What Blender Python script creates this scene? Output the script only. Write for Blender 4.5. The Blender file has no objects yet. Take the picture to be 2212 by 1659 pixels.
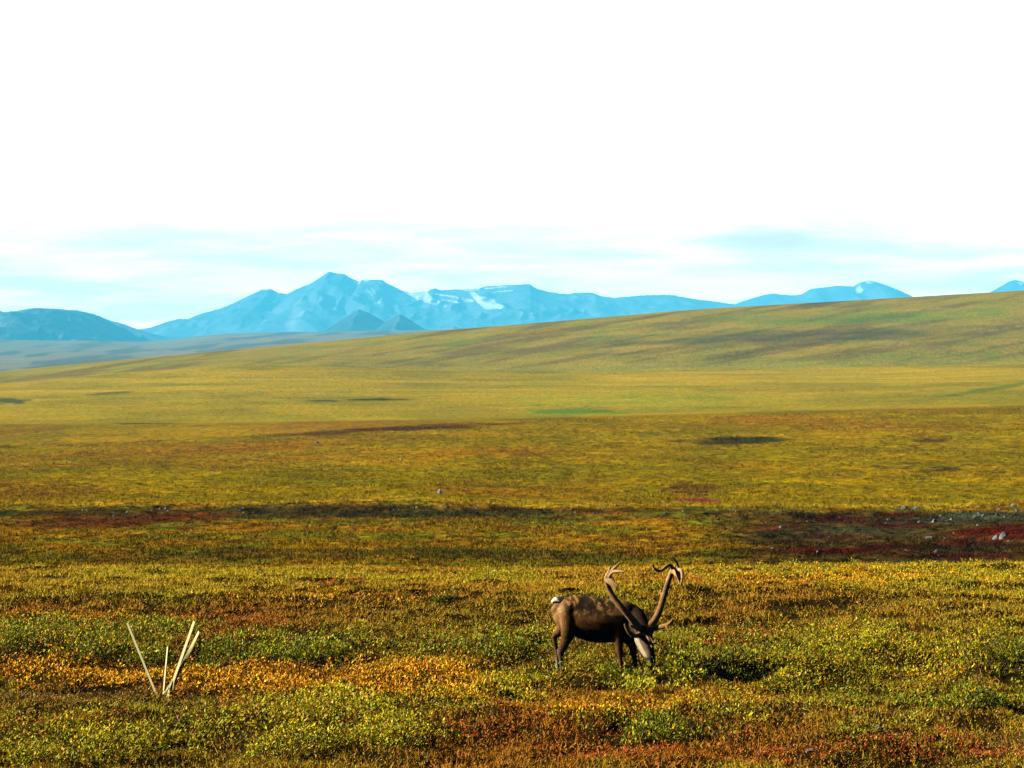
import bpy, bmesh, math, random
import numpy as np
from mathutils import Vector, Matrix

# ------------------------------------------------------------------ camera, world, sun, exposure
S = bpy.context.scene
C = S.collection
F = 2212 / 2 / math.tan(math.radians(10))     # focal length in units of a 2212-wide picture
CH = 4.75                                     # eye height above the grazing ground (road bank)
HOR = 700.0                                   # row of the true horizon
cam = bpy.data.cameras.new("camera")
cam_o = bpy.data.objects.new("camera", cam); C.objects.link(cam_o)
cam_o.location = (0, 0, CH); cam_o.rotation_euler = (math.radians(90), 0, 0)
cam.sensor_width = 36; cam.lens = 18 / math.tan(math.radians(10))
cam.shift_y = (HOR - 829.5) / 2212
cam.clip_start = 0.5; cam.clip_end = 200000
S.camera = cam_o

SUN_EL, SUN_AZ = 27.0, -91.0                   # azimuth from the view direction, minus = left
sun = bpy.data.lights.new("sun", 'SUN'); sun.energy = 5.0; sun.angle = math.radians(0.53)
sun.color = (1.0, 0.96, 0.90)
sun_o = bpy.data.objects.new("sun", sun); C.objects.link(sun_o)
sd = Vector((math.sin(math.radians(SUN_AZ)) * math.cos(math.radians(SUN_EL)),
             math.cos(math.radians(SUN_AZ)) * math.cos(math.radians(SUN_EL)),
             math.sin(math.radians(SUN_EL))))
sun_o.rotation_euler = sd.to_track_quat('Z', 'Y').to_euler()
sun_o.location = (-40, 20, 60)

S.view_settings.view_transform = 'Standard'; S.view_settings.look = 'None'
S.view_settings.exposure = 1.45; S.view_settings.gamma = 1
S.render.film_transparent = False
S.cycles.use_denoising = True
S.cycles.max_bounces = 6; S.cycles.diffuse_bounces = 0; S.cycles.glossy_bounces = 2
S.cycles.transmission_bounces = 3; S.cycles.volume_bounces = 0
S.cycles.sample_clamp_indirect = 4

W = bpy.data.worlds.new("World"); S.world = W; W.use_nodes = True
nt = W.node_tree; N = nt.nodes; L = nt.links
for n in list(N): N.remove(n)
def nd(tree, t, **kw):
    n = tree.nodes.new(t)
    for k, v in kw.items(): setattr(n, k, v)
    return n
def math_n(tree, op, a, b=None, clamp=False, c=None):
    n = tree.nodes.new('ShaderNodeMath'); n.operation = op; n.use_clamp = clamp
    for i, v in enumerate((a, b, c)):
        if v is None: continue
        if isinstance(v, (int, float)): n.inputs[i].default_value = v
        else: tree.links.new(v, n.inputs[i])
    return n.outputs[0]
def mrange(tree, v, a, b, c=0.0, d=1.0, smooth=True):
    n = tree.nodes.new('ShaderNodeMapRange'); n.interpolation_type = 'SMOOTHSTEP' if smooth else 'LINEAR'
    tree.links.new(v, n.inputs[0])
    for i, x in enumerate((a, b, c, d)): n.inputs[i + 1].default_value = x
    return n.outputs[0]
sky = nd(nt, 'ShaderNodeTexSky', sky_type='NISHITA', sun_disc=False)
sky.air_density = 0.12; sky.dust_density = 0.0; sky.altitude = 3000
sky.sun_elevation = math.radians(SUN_EL); sky.sun_rotation = math.radians(SUN_AZ)
bg_sky = nd(nt, 'ShaderNodeBackground'); L.new(sky.outputs[0], bg_sky.inputs[0]); bg_sky.inputs[1].default_value = 0.05
tc = nd(nt, 'ShaderNodeTexCoord'); sx = nd(nt, 'ShaderNodeSeparateXYZ'); L.new(tc.outputs['Generated'], sx.inputs[0])
az = math_n(nt, 'ARCTAN2', sx.outputs[0], sx.outputs[1]); el = math_n(nt, 'ARCSINE', sx.outputs[2])
azd = math_n(nt, 'MULTIPLY', az, 57.29578); eld = math_n(nt, 'MULTIPLY', el, 57.29578)
cv = nd(nt, 'ShaderNodeCombineXYZ'); L.new(azd, cv.inputs[0])
L.new(math_n(nt, 'MULTIPLY', eld, 8.5), cv.inputs[1])
no = nd(nt, 'ShaderNodeTexNoise'); L.new(cv.outputs[0], no.inputs['Vector'])
no.inputs['Scale'].default_value = 0.24; no.inputs['Detail'].default_value = 8; no.inputs['Roughness'].default_value = 0.58
no.inputs['Distortion'].default_value = 0.3
streak = mrange(nt, no.outputs['Fac'], 0.38, 0.64)
# clouds thin to blue streaks only in the lowest few degrees
low = mrange(nt, eld, 1.3, 3.2, 1.0, 0.0)
streak = math_n(nt, 'MULTIPLY', math_n(nt, 'MULTIPLY', streak, low), 0.82)
# the one larger blue gap on the right
def blob(a0, e0, ra, re):
    da = math_n(nt, 'DIVIDE', math_n(nt, 'SUBTRACT', azd, a0), ra)
    de = math_n(nt, 'DIVIDE', math_n(nt, 'SUBTRACT', eld, e0), re)
    r2 = math_n(nt, 'ADD', math_n(nt, 'MULTIPLY', da, da), math_n(nt, 'MULTIPLY', de, de))
    r2 = math_n(nt, 'ADD', r2, math_n(nt, 'MULTIPLY', math_n(nt, 'SUBTRACT', no.outputs['Fac'], 0.5), -4.0))
    return mrange(nt, r2, -0.4, 1.7, 1.0, 0.0)
gap = math_n(nt, 'MULTIPLY', blob(4.9, 1.66, 1.4, 0.33), 0.9)
streak = math_n(nt, 'MAXIMUM', streak, gap)
cr = nd(nt, 'ShaderNodeMix', data_type='RGBA'); L.new(streak, cr.inputs[0])
cr.inputs[6].default_value = (1.0, 1.0, 1.0, 1); cr.inputs[7].default_value = (0.58, 0.43, 0.37, 1)
bg_c = nd(nt, 'ShaderNodeBackground'); L.new(cr.outputs[2], bg_c.inputs[0])
veil = math_n(nt, 'EXPONENT', math_n(nt, 'MINIMUM', math_n(nt, 'DIVIDE', 1.75, math_n(nt, 'MAXIMUM', eld, 0.05)), 2.5))
cl_str = math_n(nt, 'MULTIPLY', math_n(nt, 'MULTIPLY', veil, 0.40), mrange(nt, eld, 1.6, 3.2, 1.0, 1.9))
cl_str = math_n(nt, 'MULTIPLY', cl_str, math_n(nt, 'SUBTRACT', 1.0, math_n(nt, 'MULTIPLY', gap, 0.10)))
L.new(cl_str, bg_c.inputs[1])
mask = math_n(nt, 'MULTIPLY', mrange(nt, eld, 9.0, 15.0, 1.0, 0.0), mrange(nt, math_n(nt, 'ABSOLUTE', azd), 25.0, 50.0, 1.0, 0.0))
mx = nd(nt, 'ShaderNodeMixShader'); L.new(mask, mx.inputs[0]); L.new(bg_sky.outputs[0], mx.inputs[1]); L.new(bg_c.outputs[0], mx.inputs[2])
out = nd(nt, 'ShaderNodeOutputWorld'); L.new(mx.outputs[0], out.inputs['Surface'])

# ------------------------------------------------------------------ helpers
rng = np.random.default_rng(7); random.seed(7)
def hsh(ix, iy, s):
    n = (ix.astype(np.int64) * 374761393 + iy.astype(np.int64) * 668265263 + s * 1442695041) & 0xffffffff
    n = ((n ^ (n >> 13)) * 1274126177) & 0xffffffff
    n = (n ^ (n >> 16)) & 0xffffffff
    n = (n * 2246822519) & 0xffffffff
    return ((n ^ (n >> 15)) & 0xffffff) / float(0xffffff)
def vn(x, y, s=0):
    x = np.asarray(x, float); y = np.asarray(y, float)
    ix = np.floor(x); iy = np.floor(y); fx = x - ix; fy = y - iy
    fx = fx * fx * (3 - 2 * fx); fy = fy * fy * (3 - 2 * fy)
    ix = ix.astype(np.int64); iy = iy.astype(np.int64)
    a = hsh(ix, iy, s); b = hsh(ix + 1, iy, s); c = hsh(ix, iy + 1, s); d = hsh(ix + 1, iy + 1, s)
    return (a + (b - a) * fx) + ((c + (d - c) * fx) - (a + (b - a) * fx)) * fy
def fbm(x, y, s=0, o=4, g=0.5):
    t = 0; a = 1; m = 0
    for i in range(o):
        t = t + a * vn(x * 2 ** i + 17.3 * i, y * 2 ** i - 9.1 * i, s + i); m += a; a *= g
    return t / m
def sm(a, b, x):
    t = np.clip((x - a) / (b - a), 0, 1); return t * t * (3 - 2 * t)
def lin(r, g, b, k=1.0):
    f = lambda c: (c / 255 / 12.92 if c / 255 <= 0.04045 else ((c / 255 + 0.055) / 1.055) ** 2.4)
    return np.array([f(r) * k, f(g) * k, f(b) * k])
def px_to(px, row, D):
    return Vector(((px - 1106) / F * D, D, CH + (HOR - row) / F * D))
def tag(o, label=None, cat=None, group=None, kind=None):
    if label: o['label'] = label
    if cat: o['category'] = cat
    if group: o['group'] = group
    if kind: o['kind'] = kind
    return o
def empty(name, loc):
    o = bpy.data.objects.new(name, None); C.objects.link(o); o.location = loc; o.empty_display_size = 0.2
    return o
def link(name, me, mat, parent=None, origin=None):
    o = bpy.data.objects.new(name, me); C.objects.link(o)
    if mat: me.materials.append(mat)
    if parent is not None:
        o.parent = parent
    if origin is not None:
        o.location = origin
    return o
def np_mesh(name, co, faces, nper, col=None, smooth=False):
    me = bpy.data.meshes.new(name)
    co = np.ascontiguousarray(co, dtype=np.float32); faces = np.ascontiguousarray(faces, dtype=np.int32)
    nf = len(faces)
    me.vertices.add(len(co)); me.vertices.foreach_set('co', co.ravel())
    me.loops.add(nf * nper); me.loops.foreach_set('vertex_index', faces.ravel())
    me.polygons.add(nf); me.polygons.foreach_set('loop_start', np.arange(0, nf * nper, nper, dtype=np.int32))
    me.polygons.foreach_set('loop_total', np.full(nf, nper, dtype=np.int32))
    if smooth: me.polygons.foreach_set('use_smooth', np.ones(nf, dtype=bool))
    me.update(calc_edges=True)
    if col is not None:
        set_col(me, col)
    return me
def set_col(me, col):
    a = me.attributes.new('Col', 'FLOAT_COLOR', 'POINT')
    c4 = np.ones((len(me.vertices), 4), dtype=np.float32); c4[:, :3] = col
    a.data.foreach_set('color', c4.ravel())

# ------------------------------------------------------------------ materials
def new_mat(name):
    m = bpy.data.materials.new(name); m.use_nodes = True
    t = m.node_tree; b = t.nodes['Principled BSDF']
    return m, t, b
def noise(t, scale, detail=3, rough=0.55, vec=None, dist=0.0):
    n = t.nodes.new('ShaderNodeTexNoise'); n.inputs['Scale'].default_value = scale
    n.inputs['Detail'].default_value = detail; n.inputs['Roughness'].default_value = rough
    n.inputs['Distortion'].default_value = dist
    if vec is not None: t.links.new(vec, n.inputs['Vector'])
    return n.outputs['Fac']
def mixc(t, fac, a, b, mode='MIX'):
    n = t.nodes.new('ShaderNodeMix'); n.data_type = 'RGBA'; n.blend_type = mode
    for i, v in ((0, fac), (6, a), (7, b)):
        if isinstance(v, (int, float)): n.inputs[i].default_value = v
        elif isinstance(v, (tuple, list)): n.inputs[i].default_value = (*v[:3], 1)
        else: t.links.new(v, n.inputs[i])
    return n.outputs[2]
def attr(t, name='Col'):
    n = t.nodes.new('ShaderNodeAttribute'); n.attribute_name = name; return n.outputs['Color']

def ground_material():
    m, t, b = new_mat('tundra_ground')
    geo = t.nodes.new('ShaderNodeNewGeometry'); P = geo.outputs['Position']
    c = attr(t)
    n1 = noise(t, 0.9, 4, 0.6, P)
    n2 = noise(t, 0.16, 4, 0.6, P)
    n3 = noise(t, 0.018, 5, 0.6, P)
    n4 = noise(t, 0.35, 3, 0.6, P)
    # hue drift between mossy green and russet
    warm = mixc(t, 1.0, c, (1.10, 0.94, 0.6), 'MULTIPLY'); cool = mixc(t, 1.0, c, (0.86, 1.03, 0.8), 'MULTIPLY')
    f = mrange(t, math_n(t, 'ADD', math_n(t, 'MULTIPLY', n2, 0.6), math_n(t, 'MULTIPLY', n3, 0.4)), 0.38, 0.62)
    c = mixc(t, f, cool, warm)
    br = math_n(t, 'MULTIPLY', mrange(t, n1, 0.3, 0.7, 0.55, 1.35), mrange(t, n4, 0.3, 0.7, 0.78, 1.2))
    br = math_n(t, 'MULTIPLY', br, mrange(t, n3, 0.3, 0.7, 0.86, 1.12))
    fl = mrange(t, noise(t, 0.22, 3, 0.65, P), 0.60, 0.70, 1.0, 0.42)   # scattered dark flecks from thresholded noise
    br = math_n(t, 'MULTIPLY', br, fl)
    cc = t.nodes.new('ShaderNodeCombineColor')
    for i in range(3): t.links.new(br, cc.inputs[i])
    c = mixc(t, 1.0, c, cc.outputs[0], 'MULTIPLY')
    t.links.new(c, b.inputs['Base Color']); b.inputs['Roughness'].default_value = 0.95
    b.inputs['Specular IOR Level'].default_value = 0.0
    bu = t.nodes.new('ShaderNodeBump'); bu.inputs['Strength'].default_value = 0.9; bu.inputs['Distance'].default_value = 0.5
    t.links.new(math_n(t, 'ADD', n1, math_n(t, 'MULTIPLY', n4, 2.0)), bu.inputs['Height']); t.links.new(bu.outputs[0], b.inputs['Normal'])
    return m
def leaf_material(name, rough=0.38, trans=0.3, spec=0.5):
    m, t, b = new_mat(name)
    c = attr(t); t.links.new(c, b.inputs['Base Color'])
    b.inputs['Roughness'].default_value = rough; b.inputs['Specular IOR Level'].default_value = spec
    tr = t.nodes.new('ShaderNodeBsdfTranslucent'); t.links.new(mixc(t, 1.0, c, (1.15, 1.1, 0.6), 'MULTIPLY'), tr.inputs[0])
    mxs = t.nodes.new('ShaderNodeMixShader'); mxs.inputs[0].default_value = trans
    t.links.new(b.outputs[0], mxs.inputs[1]); t.links.new(tr.outputs[0], mxs.inputs[2])
    t.links.new(mxs.outputs[0], t.nodes['Material Output'].inputs['Surface'])
    return m
def attr_material(name, rough=0.8, spec=0.2, nscale=None, lo=0.7, hi=1.25, bump=0.0, bdist=0.01, sheen=0.0):
    m, t, b = new_mat(name)
    b.inputs['Sheen Weight'].default_value = sheen; b.inputs['Sheen Roughness'].default_value = 0.35; b.inputs['Sheen Tint'].default_value = (1.0, 0.82, 0.5, 1)
    c = attr(t)
    if nscale:
        tcn = t.nodes.new('ShaderNodeTexCoord')
        n = noise(t, nscale, 4, 0.6, tcn.outputs['Object'])
        v = mrange(t, n, 0.3, 0.7, lo, hi, False)
        cc = t.nodes.new('ShaderNodeCombineColor')
        for i in range(3): t.links.new(v, cc.inputs[i])
        c = mixc(t, 1.0, c, cc.outputs[0], 'MULTIPLY')
        if bump:
            bu = t.nodes.new('ShaderNodeBump'); bu.inputs['Strength'].default_value = bump; bu.inputs['Distance'].default_value = bdist
            t.links.new(n, bu.inputs['Height']); t.links.new(bu.outputs[0], b.inputs['Normal'])
    t.links.new(c, b.inputs['Base Color']); b.inputs['Roughness'].default_value = rough; b.inputs['Specular IOR Level'].default_value = spec
    return m
def rock_material(name, base, dark, lichen, nscale=6):
    m, t, b = new_mat(name)
    tcn = t.nodes.new('ShaderNodeTexCoord'); P = tcn.outputs['Object']
    c = mixc(t, mrange(t, noise(t, nscale, 5, 0.65, P), 0.35, 0.65), dark, base)
    c = mixc(t, mrange(t, noise(t, nscale * 1.7, 4, 0.6, P, 0.4), 0.58, 0.66, 0, 0.7), c, lichen)
    t.links.new(c, b.inputs['Base Color']); b.inputs['Roughness'].default_value = 0.9
    bu = t.nodes.new('ShaderNodeBump'); bu.inputs['Strength'].default_value = 0.5; bu.inputs['Distance'].default_value = 0.04
    t.links.new(noise(t, nscale * 3, 4, 0.6, P), bu.inputs['Height']); t.links.new(bu.outputs[0], b.inputs['Normal'])
    return m
M_ground = ground_material()
M_leaf = leaf_material('shrub_leaf', 0.5, 0.10, 0.1)
M_grass = leaf_material('grass_blade', 0.7, 0.10, 0.04)
M_far = leaf_material('tussock_blade', 0.9, 0.12, 0.0)
M_mount = attr_material('mountain_rock', 0.95, 0.05, 0.006, 0.7, 1.25)
M_pale_rock = rock_material('pale_rock', (0.17, 0.17, 0.14), (0.09, 0.09, 0.075), (0.36, 0.38, 0.2))
M_grey_rock = rock_material('grey_rock', (0.17, 0.18, 0.165), (0.08, 0.085, 0.08), (0.2, 0.22, 0.16))
M_dark_rock = rock_material('dark_rock', (0.10, 0.10, 0.085), (0.04, 0.04, 0.035), (0.2, 0.19, 0.11))

# ------------------------------------------------------------------ terrain: distance -> row of the picture along which the land runs
PX = np.arange(-1200, 3400, 4.0)
def prof(pts):
    x, y = zip(*pts); v = np.interp(PX, x, y)
    k = np.exp(-0.5 * (np.arange(-30, 31) * 4 / 34.0) ** 2); k /= k.sum()
    return np.convolve(np.pad(v, 30, mode='edge'), k, 'valid')
flat = lambda r: prof([(0, r), (1, r)])
cr0 = prof([(0, 1229), (400, 1226), (900, 1231), (1150, 1233), (1600, 1227), (2212, 1219)])
bank = prof([(0, 1093), (300, 1092), (500, 1097), (700, 1089), (850, 1083), (960, 1086), (1106, 1098), (1500, 1099), (1620, 1102), (1800, 1105), (2000, 1106), (2100, 1101), (2212, 1098)])
A = prof([(-300, 975), (0, 966), (250, 957), (550, 943), (800, 925), (1090, 908), (1600, 898), (2212, 882), (2600, 875)])
B = prof([(-300, 916), (0, 916), (560, 912), (1090, 904), (1600, 891), (2212, 875), (2600, 868)])
Cc = prof([(-300, 836), (0, 829), (300, 803), (520, 788), (700, 792), (1000, 800), (1300, 802), (1600, 797), (2212, 786), (2600, 780)])
E = prof([(-300, 818), (0, 802), (200, 783), (600, 747), (950, 714), (1200, 694), (1500, 668), (1800, 651), (2212, 627), (2600, 605), (3200, 590)])
G = prof([(-300, 736), (0, 733), (100, 736), (180, 735), (320, 739), (400, 731), (450, 722), (560, 718), (720, 716), (950, 712), (3000, 712)])
mid = prof([(0, 868), (300, 858), (450, 852), (800, 849), (1100, 846), (1600, 838), (1900, 830), (2212, 818), (2600, 812)])
ctrl = [(30, None), (52, None), (70, cr0), (75, cr0 + 8), (84, cr0 + 17), (99, cr0 + 8), (105, cr0 - 8), (125, flat(1194)), (150, flat(1166)),
        (185, bank + 40), (197, bank + 24), (204, bank), (212, bank - 3), (235, bank - 13), (400, (bank - 13) * 0.42 + A * 0.58), (600, A),
        (640, A * 0.93 + B * 0.07 + 3.5 * (PX < 900)), (700, A * 0.5 + B * 0.5), (800, B), (850, B + 2.0), (950, B * 0.9 + mid * 0.1), (1250, mid), (1300, mid + 0.6),
        (1550, mid * 0.45 + Cc * 0.55), (1750, Cc), (1850, Cc + 7), (2000, Cc + 5), (2350, Cc * 0.5 + E * 0.5), (2620, Cc * 0.12 + E * 0.88), (2800, E), (2900, E + 4), (3200, E + 40 + 0.25 * (740 - E)),
        (5000, prof([(-300, 812), (0, 806), (400, 790), (700, 762), (950, 740), (3000, 740)])), (9000, prof([(-300, 772), (0, 770), (300, 765), (600, 745), (900, 728), (3000, 728)])),
        (14000, G), (15200, G + 8), (20000, flat(742)), (36000, flat(725)), (58000, flat(714))]
CD = np.array([c[0] for c in ctrl], float)
CZ = np.stack([np.zeros_like(PX) if p is None else CH + (HOR - p) / F * d for d, p in ctrl])
def base_z(px, D):
    """height of the land at picture column px and distance D"""
    px = np.asarray(px, float); D = np.asarray(D, float)
    i = np.clip(np.searchsorted(CD, D) - 1, 0, len(CD) - 2)
    t = np.clip((D - CD[i]) / (CD[i + 1] - CD[i]), 0, 1)
    f = np.clip((px - PX[0]) / 4.0, 0, len(PX) - 1.001); j = f.astype(int); f = f - j
    z0 = CZ[i, j] * (1 - f) + CZ[i, j + 1] * f; z1 = CZ[i + 1, j] * (1 - f) + CZ[i + 1, j + 1] * f
    z = z0 + (z1 - z0) * t
    emb = sm(16, 5, D) * (CH - 1.6)
    return z + emb
def rough_z(x, y):
    """hummocks, growing with distance"""
    a = np.where(y < 72, 0.05 + 0.12 * sm(45, 30, y) * 0, 0.0)
    z = ((fbm(x * 0.55, y * 0.4, 3, 3) - 0.5) * 0.30 + (fbm(x * 1.9, y * 1.5, 4, 2) - 0.5) * 0.20) * sm(74, 66, y)
    m = sm(98, 112, y) * sm(240, 215, y)
    px = x / np.maximum(y, 1) * F + 1106
    z = z + (fbm(x * 0.22, y * 0.10, 5, 4) - 0.5) * m * (0.7 + 0.9 * sm(1450, 1700, px))
    z = z + (fbm(x * 0.6, y * 0.35, 6, 3) - 0.5) * m * 0.35
    z = z + (fbm(x * 0.05, y * 0.02, 8, 4) - 0.5) * sm(225, 300, y) * sm(700, 560, y) * 1.1
    z = z + (fbm(x * 0.35, y * 0.16, 9, 3) - 0.5) * sm(225, 260, y) * sm(1000, 500, y) * 0.5
    z = z + (fbm(x * 0.012, y * 0.004, 10, 5) - 0.5) * sm(850, 1100, y) * sm(1760, 1640, y) * 2.6
    z = z + (fbm(x * 0.008 + y * 0.002, y * 0.004, 11, 5) - 0.5) * sm(1900, 2100, y) * sm(2800, 2600, y) * 6
    z = z + (fbm(x * 0.0018 + y * 0.0004, y * 0.0007, 12, 5) - 0.5) * sm(4500, 6500, y) * sm(14000, 12500, y) * 34
    return z
def zxy(x, y):
    x = np.asarray(x, float); y = np.asarray(y, float)
    px = x / np.maximum(y, 10) * F + 1106
    return base_z(px, y) + rough_z(x, y)
def row_of(z, y): return HOR - (z - CH) * F / y
def on_ground(px, row, Dlo=28, Dhi=72):
    """first visible ground point under a picture position, searched between two distances"""
    D = np.linspace(Dlo, Dhi, 1500); x = (px - 1106) / F * D
    r = row_of(zxy(x, D), D)
    k = np.where(r <= row)[0]
    k = k[0] if len(k) else len(D) - 1
    return Vector((x[k], D[k], float(zxy(x[k:k + 1], D[k:k + 1])[0])))

K = 0.62    # seen colour -> base colour
def ell(px, row, cx, cy, rx, ry, s=0, ang=0.0, w=0.55):
    """soft, ragged-edged patch"""
    dx = px - cx; dy = row - cy - ang * dx
    n = fbm(px / max(rx * 0.45, 14), row / max(ry * 0.6, 4), 40 + s, 4) - 0.5
    r = np.sqrt((dx / rx) ** 2 + (dy / ry) ** 2) + n * 1.3
    return sm(1 + w * 0.6, 1 - w, r)
def far_colour(px, row, D, x, y):
    n = len(px); col = np.zeros((n, 3))
    def put(c, w): 
        nonlocal col
        col = col * (1 - w[:, None]) + np.asarray(c)[None, :] * w[:, None]
    one = np.ones(n)
    nA = fbm(x * 0.04, y * 0.012, 21, 4); nB = fbm(px / 130, row / 10, 22, 5); nC = fbm(px / 50, row / 5, 23, 4)
    put(lin(46, 35, 18, K), one)
    edge = np.maximum(sm(2690, 2760, px), sm(-470, -540, px)); edge = np.maximum(edge, sm(28.2, 27.2, D))
    put(lin(150, 116, 26, K), edge); put(lin(116, 112, 24, K), edge * sm(.45, .6, fbm(x * .3, y * .3, 30, 4)))
    # terrace beyond the crest
    w = sm(90, 100, D)
    put(lin(158, 114, 18, K), w); put(lin(124, 112, 22, K), w * sm(0.42, 0.62, nB)); put(lin(98, 60, 22, K), w * sm(0.56, 0.74, nC) * 0.8)
    band = w * sm(212, 205, D)
    put(lin(60, 50, 24, K), band * ell(px, row, 350, 1110, 560, 14, 1) * 0.9)
    put(lin(98, 42, 22, K), band * ell(px, row, 200, 1128, 260, 17, 2, -0.03) * 0.8)
    put(lin(54, 50, 28, K), band * ell(px, row, 850, 1104, 420, 17, 3, 0.02) * 0.9)
    put(lin(84, 74, 34, K), band * ell(px, row, 1350, 1112, 420, 10, 4) * 0.4)
    put(lin(62, 38, 24, K), band * ell(px, row, 1300, 1102, 330, 6, 5, 0.01) * 0.55)
    right = band * sm(1480, 1720, px + 120 * (nC - 0.5)) * sm(1100, 1112, row)
    put(lin(62, 50, 26, K), right * 0.9)
    put(lin(78, 32, 22, K), right * sm(0.46, 0.62, nB))
    put(lin(64, 60, 40, K), right * sm(0.52, 0.68, fbm(px / 150, row / 12, 24, 4)) * 0.6)
    put(lin(44, 38, 18, K), right * sm(0.58, 0.70, nC))
    put(lin(70, 74, 56, K), right * ell(px, row, 2120, 1116, 110, 14, 6, -0.04))
    put(lin(88, 30, 18, K), right * ell(px, row, 2160, 1146, 130, 9, 7, -0.05))
    put(lin(76, 26, 18, K), right * ell(px, row, 1790, 1190, 110, 8, 8))
    put(lin(70, 64, 44, K), right * ell(px, row, 1830, 1148, 130, 8, 9))
    put(lin(70, 66, 28, K), band * ell(px, row, 420, 1200, 430, 14, 10) * 0.6)
    put(lin(66, 62, 26, K), band * ell(px, row, 1150, 1198, 420, 14, 11) * 0.6)
    # long yellow field
    w = sm(206, 214, D)
    put(lin(162, 132, 9, K), w); put(lin(138, 117, 12, K), w * sm(0.40, 0.62, nB) * 0.9); put(lin(150, 104, 22, K), w * sm(0.52, 0.72, nA) * 0.7)
    put(lin(178, 144, 26, K), w * sm(245, 214, D))
    put(lin(104, 64, 34, K), w * ell(px, row, 1500, 1058, 60, 15, 12) * 0.7)
    put(lin(150, 98, 22, K), w * ell(px, row, 500, 965, 500, 14, 13, -0.05) * 0.6)
    put(lin(60, 50, 22, K), w * ell(px, row, 1570, 953, 120, 10, 14) * 0.95)
    put(lin(60, 64, 22, K), w * ell(px, row, 1640, 950, 62, 7, 15))
    put(lin(96, 62, 32, K), w * ell(px, row, 2015, 952, 44, 5, 16) * 0.8)
    put(lin(84, 72, 30, K), w * ell(px, row, 2080, 1010, 160, 14, 17) * sm(0.5, 0.65, nC))
    put(lin(104, 58, 28, K), w * ell(px, row, 730, 933, 160, 6, 18, -0.06) * 0.9)
    put(lin(96, 54, 28, K), w * ell(px, row, 960, 922, 150, 6, 19, -0.05) * 0.9)
    put(lin(90, 56, 30, K), w * ell(px, row, 300, 914, 60, 2.5, 20))
    put(lin(84, 70, 26, K), w * ell(px, row, 0, 965, 60, 3, 21) * 0.7)
    # pale fields
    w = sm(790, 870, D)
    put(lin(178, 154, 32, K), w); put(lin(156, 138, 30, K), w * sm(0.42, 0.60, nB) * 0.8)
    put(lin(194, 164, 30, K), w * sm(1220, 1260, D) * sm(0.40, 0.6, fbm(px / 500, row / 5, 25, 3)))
    put(lin(110, 140, 40, K), w * ell(px, row, 1230, 888, 110, 8, 22) * 0.95)
    put(lin(160, 176, 48, K), w * ell(px, row, 1350, 862, 300, 14, 23) * 0.4)
    put(lin(62, 60, 34, K), w * ell(px, row, 820, 863, 65, 2.6, 24) * 0.9); put(lin(78, 70, 40, K), w * ell(px, row, 700, 866, 40, 2.4, 25) * 0.8)
    put(lin(76, 84, 50, K), w * ell(px, row, 15, 866, 46, 7, 26) * 0.9)
    put(lin(110, 100, 46, K), w * ell(px, row, 240, 850, 60, 3, 27, -0.08) * 0.7)
    put(lin(110, 124, 44, K), w * ell(px, row, 2130, 842, 130, 5, 28, -0.16) * 0.8)
    # long hill
    w = sm(1850, 1960, D)
    put(lin(168, 146, 44, K), w)
    d2 = row + 0.16 * px
    s1 = fbm(px / 170, d2 / 9, 26, 6, .6); s2 = fbm(px / 90, d2 / 6, 27, 5, .6)
    put(lin(112, 88, 50, K), w * sm(0.46, 0.64, s1) * 0.6); put(lin(146, 150, 36, K), w * sm(0.54, 0.68, s2) * 0.7)
    put(lin(88, 60, 36, K), w * sm(0.58, 0.70, fbm(px / 200, d2 / 9, 28, 4)) * sm(300, 1000, px) * 0.45)
    put(lin(104, 142, 40, K), w * ell(px, row, 1880, 688, 290, 12, 29, -0.03) * 0.5)
    put(lin(84, 76, 58, K), w * ell(px, row, 1700, 728, 400, 14, 30, -0.03) * 0.6)
    put(lin(176, 164, 50, K), w * sm(2150, 2000, D) * 0.6)
    # blue valley ridge
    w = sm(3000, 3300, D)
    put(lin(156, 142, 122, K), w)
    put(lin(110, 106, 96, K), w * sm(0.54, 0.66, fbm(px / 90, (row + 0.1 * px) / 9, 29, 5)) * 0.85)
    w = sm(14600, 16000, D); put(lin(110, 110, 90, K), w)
    return np.clip(col, 0, 1)

def build_ground():
    cpx = np.concatenate([np.linspace(-18000, -420, 40), np.linspace(-400, 2612, 560), np.linspace(2632, 20200, 40)])
    Dn = np.concatenate([np.linspace(-60, 26, 40), np.geomspace(27, 72, 150), np.linspace(72.5, 100, 24), np.geomspace(100.4, 240, 330), np.geomspace(241, 900, 380), np.geomspace(903, 15300, 420), np.geomspace(15500, 58000, 30)])
    PXg, Dg = np.meshgrid(cpx, Dn)
    x = np.clip((PXg - 1106) / F * np.maximum(Dg, 20), -40000, 40000).ravel(); y = Dg.ravel(); pxr = PXg.ravel()
    z = base_z(np.clip(pxr, -1190, 3390), y) + rough_z(x, y)
    row = row_of(z, np.maximum(y, 5))
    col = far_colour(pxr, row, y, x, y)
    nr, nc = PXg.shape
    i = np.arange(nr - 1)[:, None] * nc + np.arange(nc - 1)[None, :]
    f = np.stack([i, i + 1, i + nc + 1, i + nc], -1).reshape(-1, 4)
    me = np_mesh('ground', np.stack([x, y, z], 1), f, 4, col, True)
    tag(link('ground', me, M_ground), 'rolling autumn tundra in ochre, olive and russet', None, None, 'structure')
build_ground()

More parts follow.
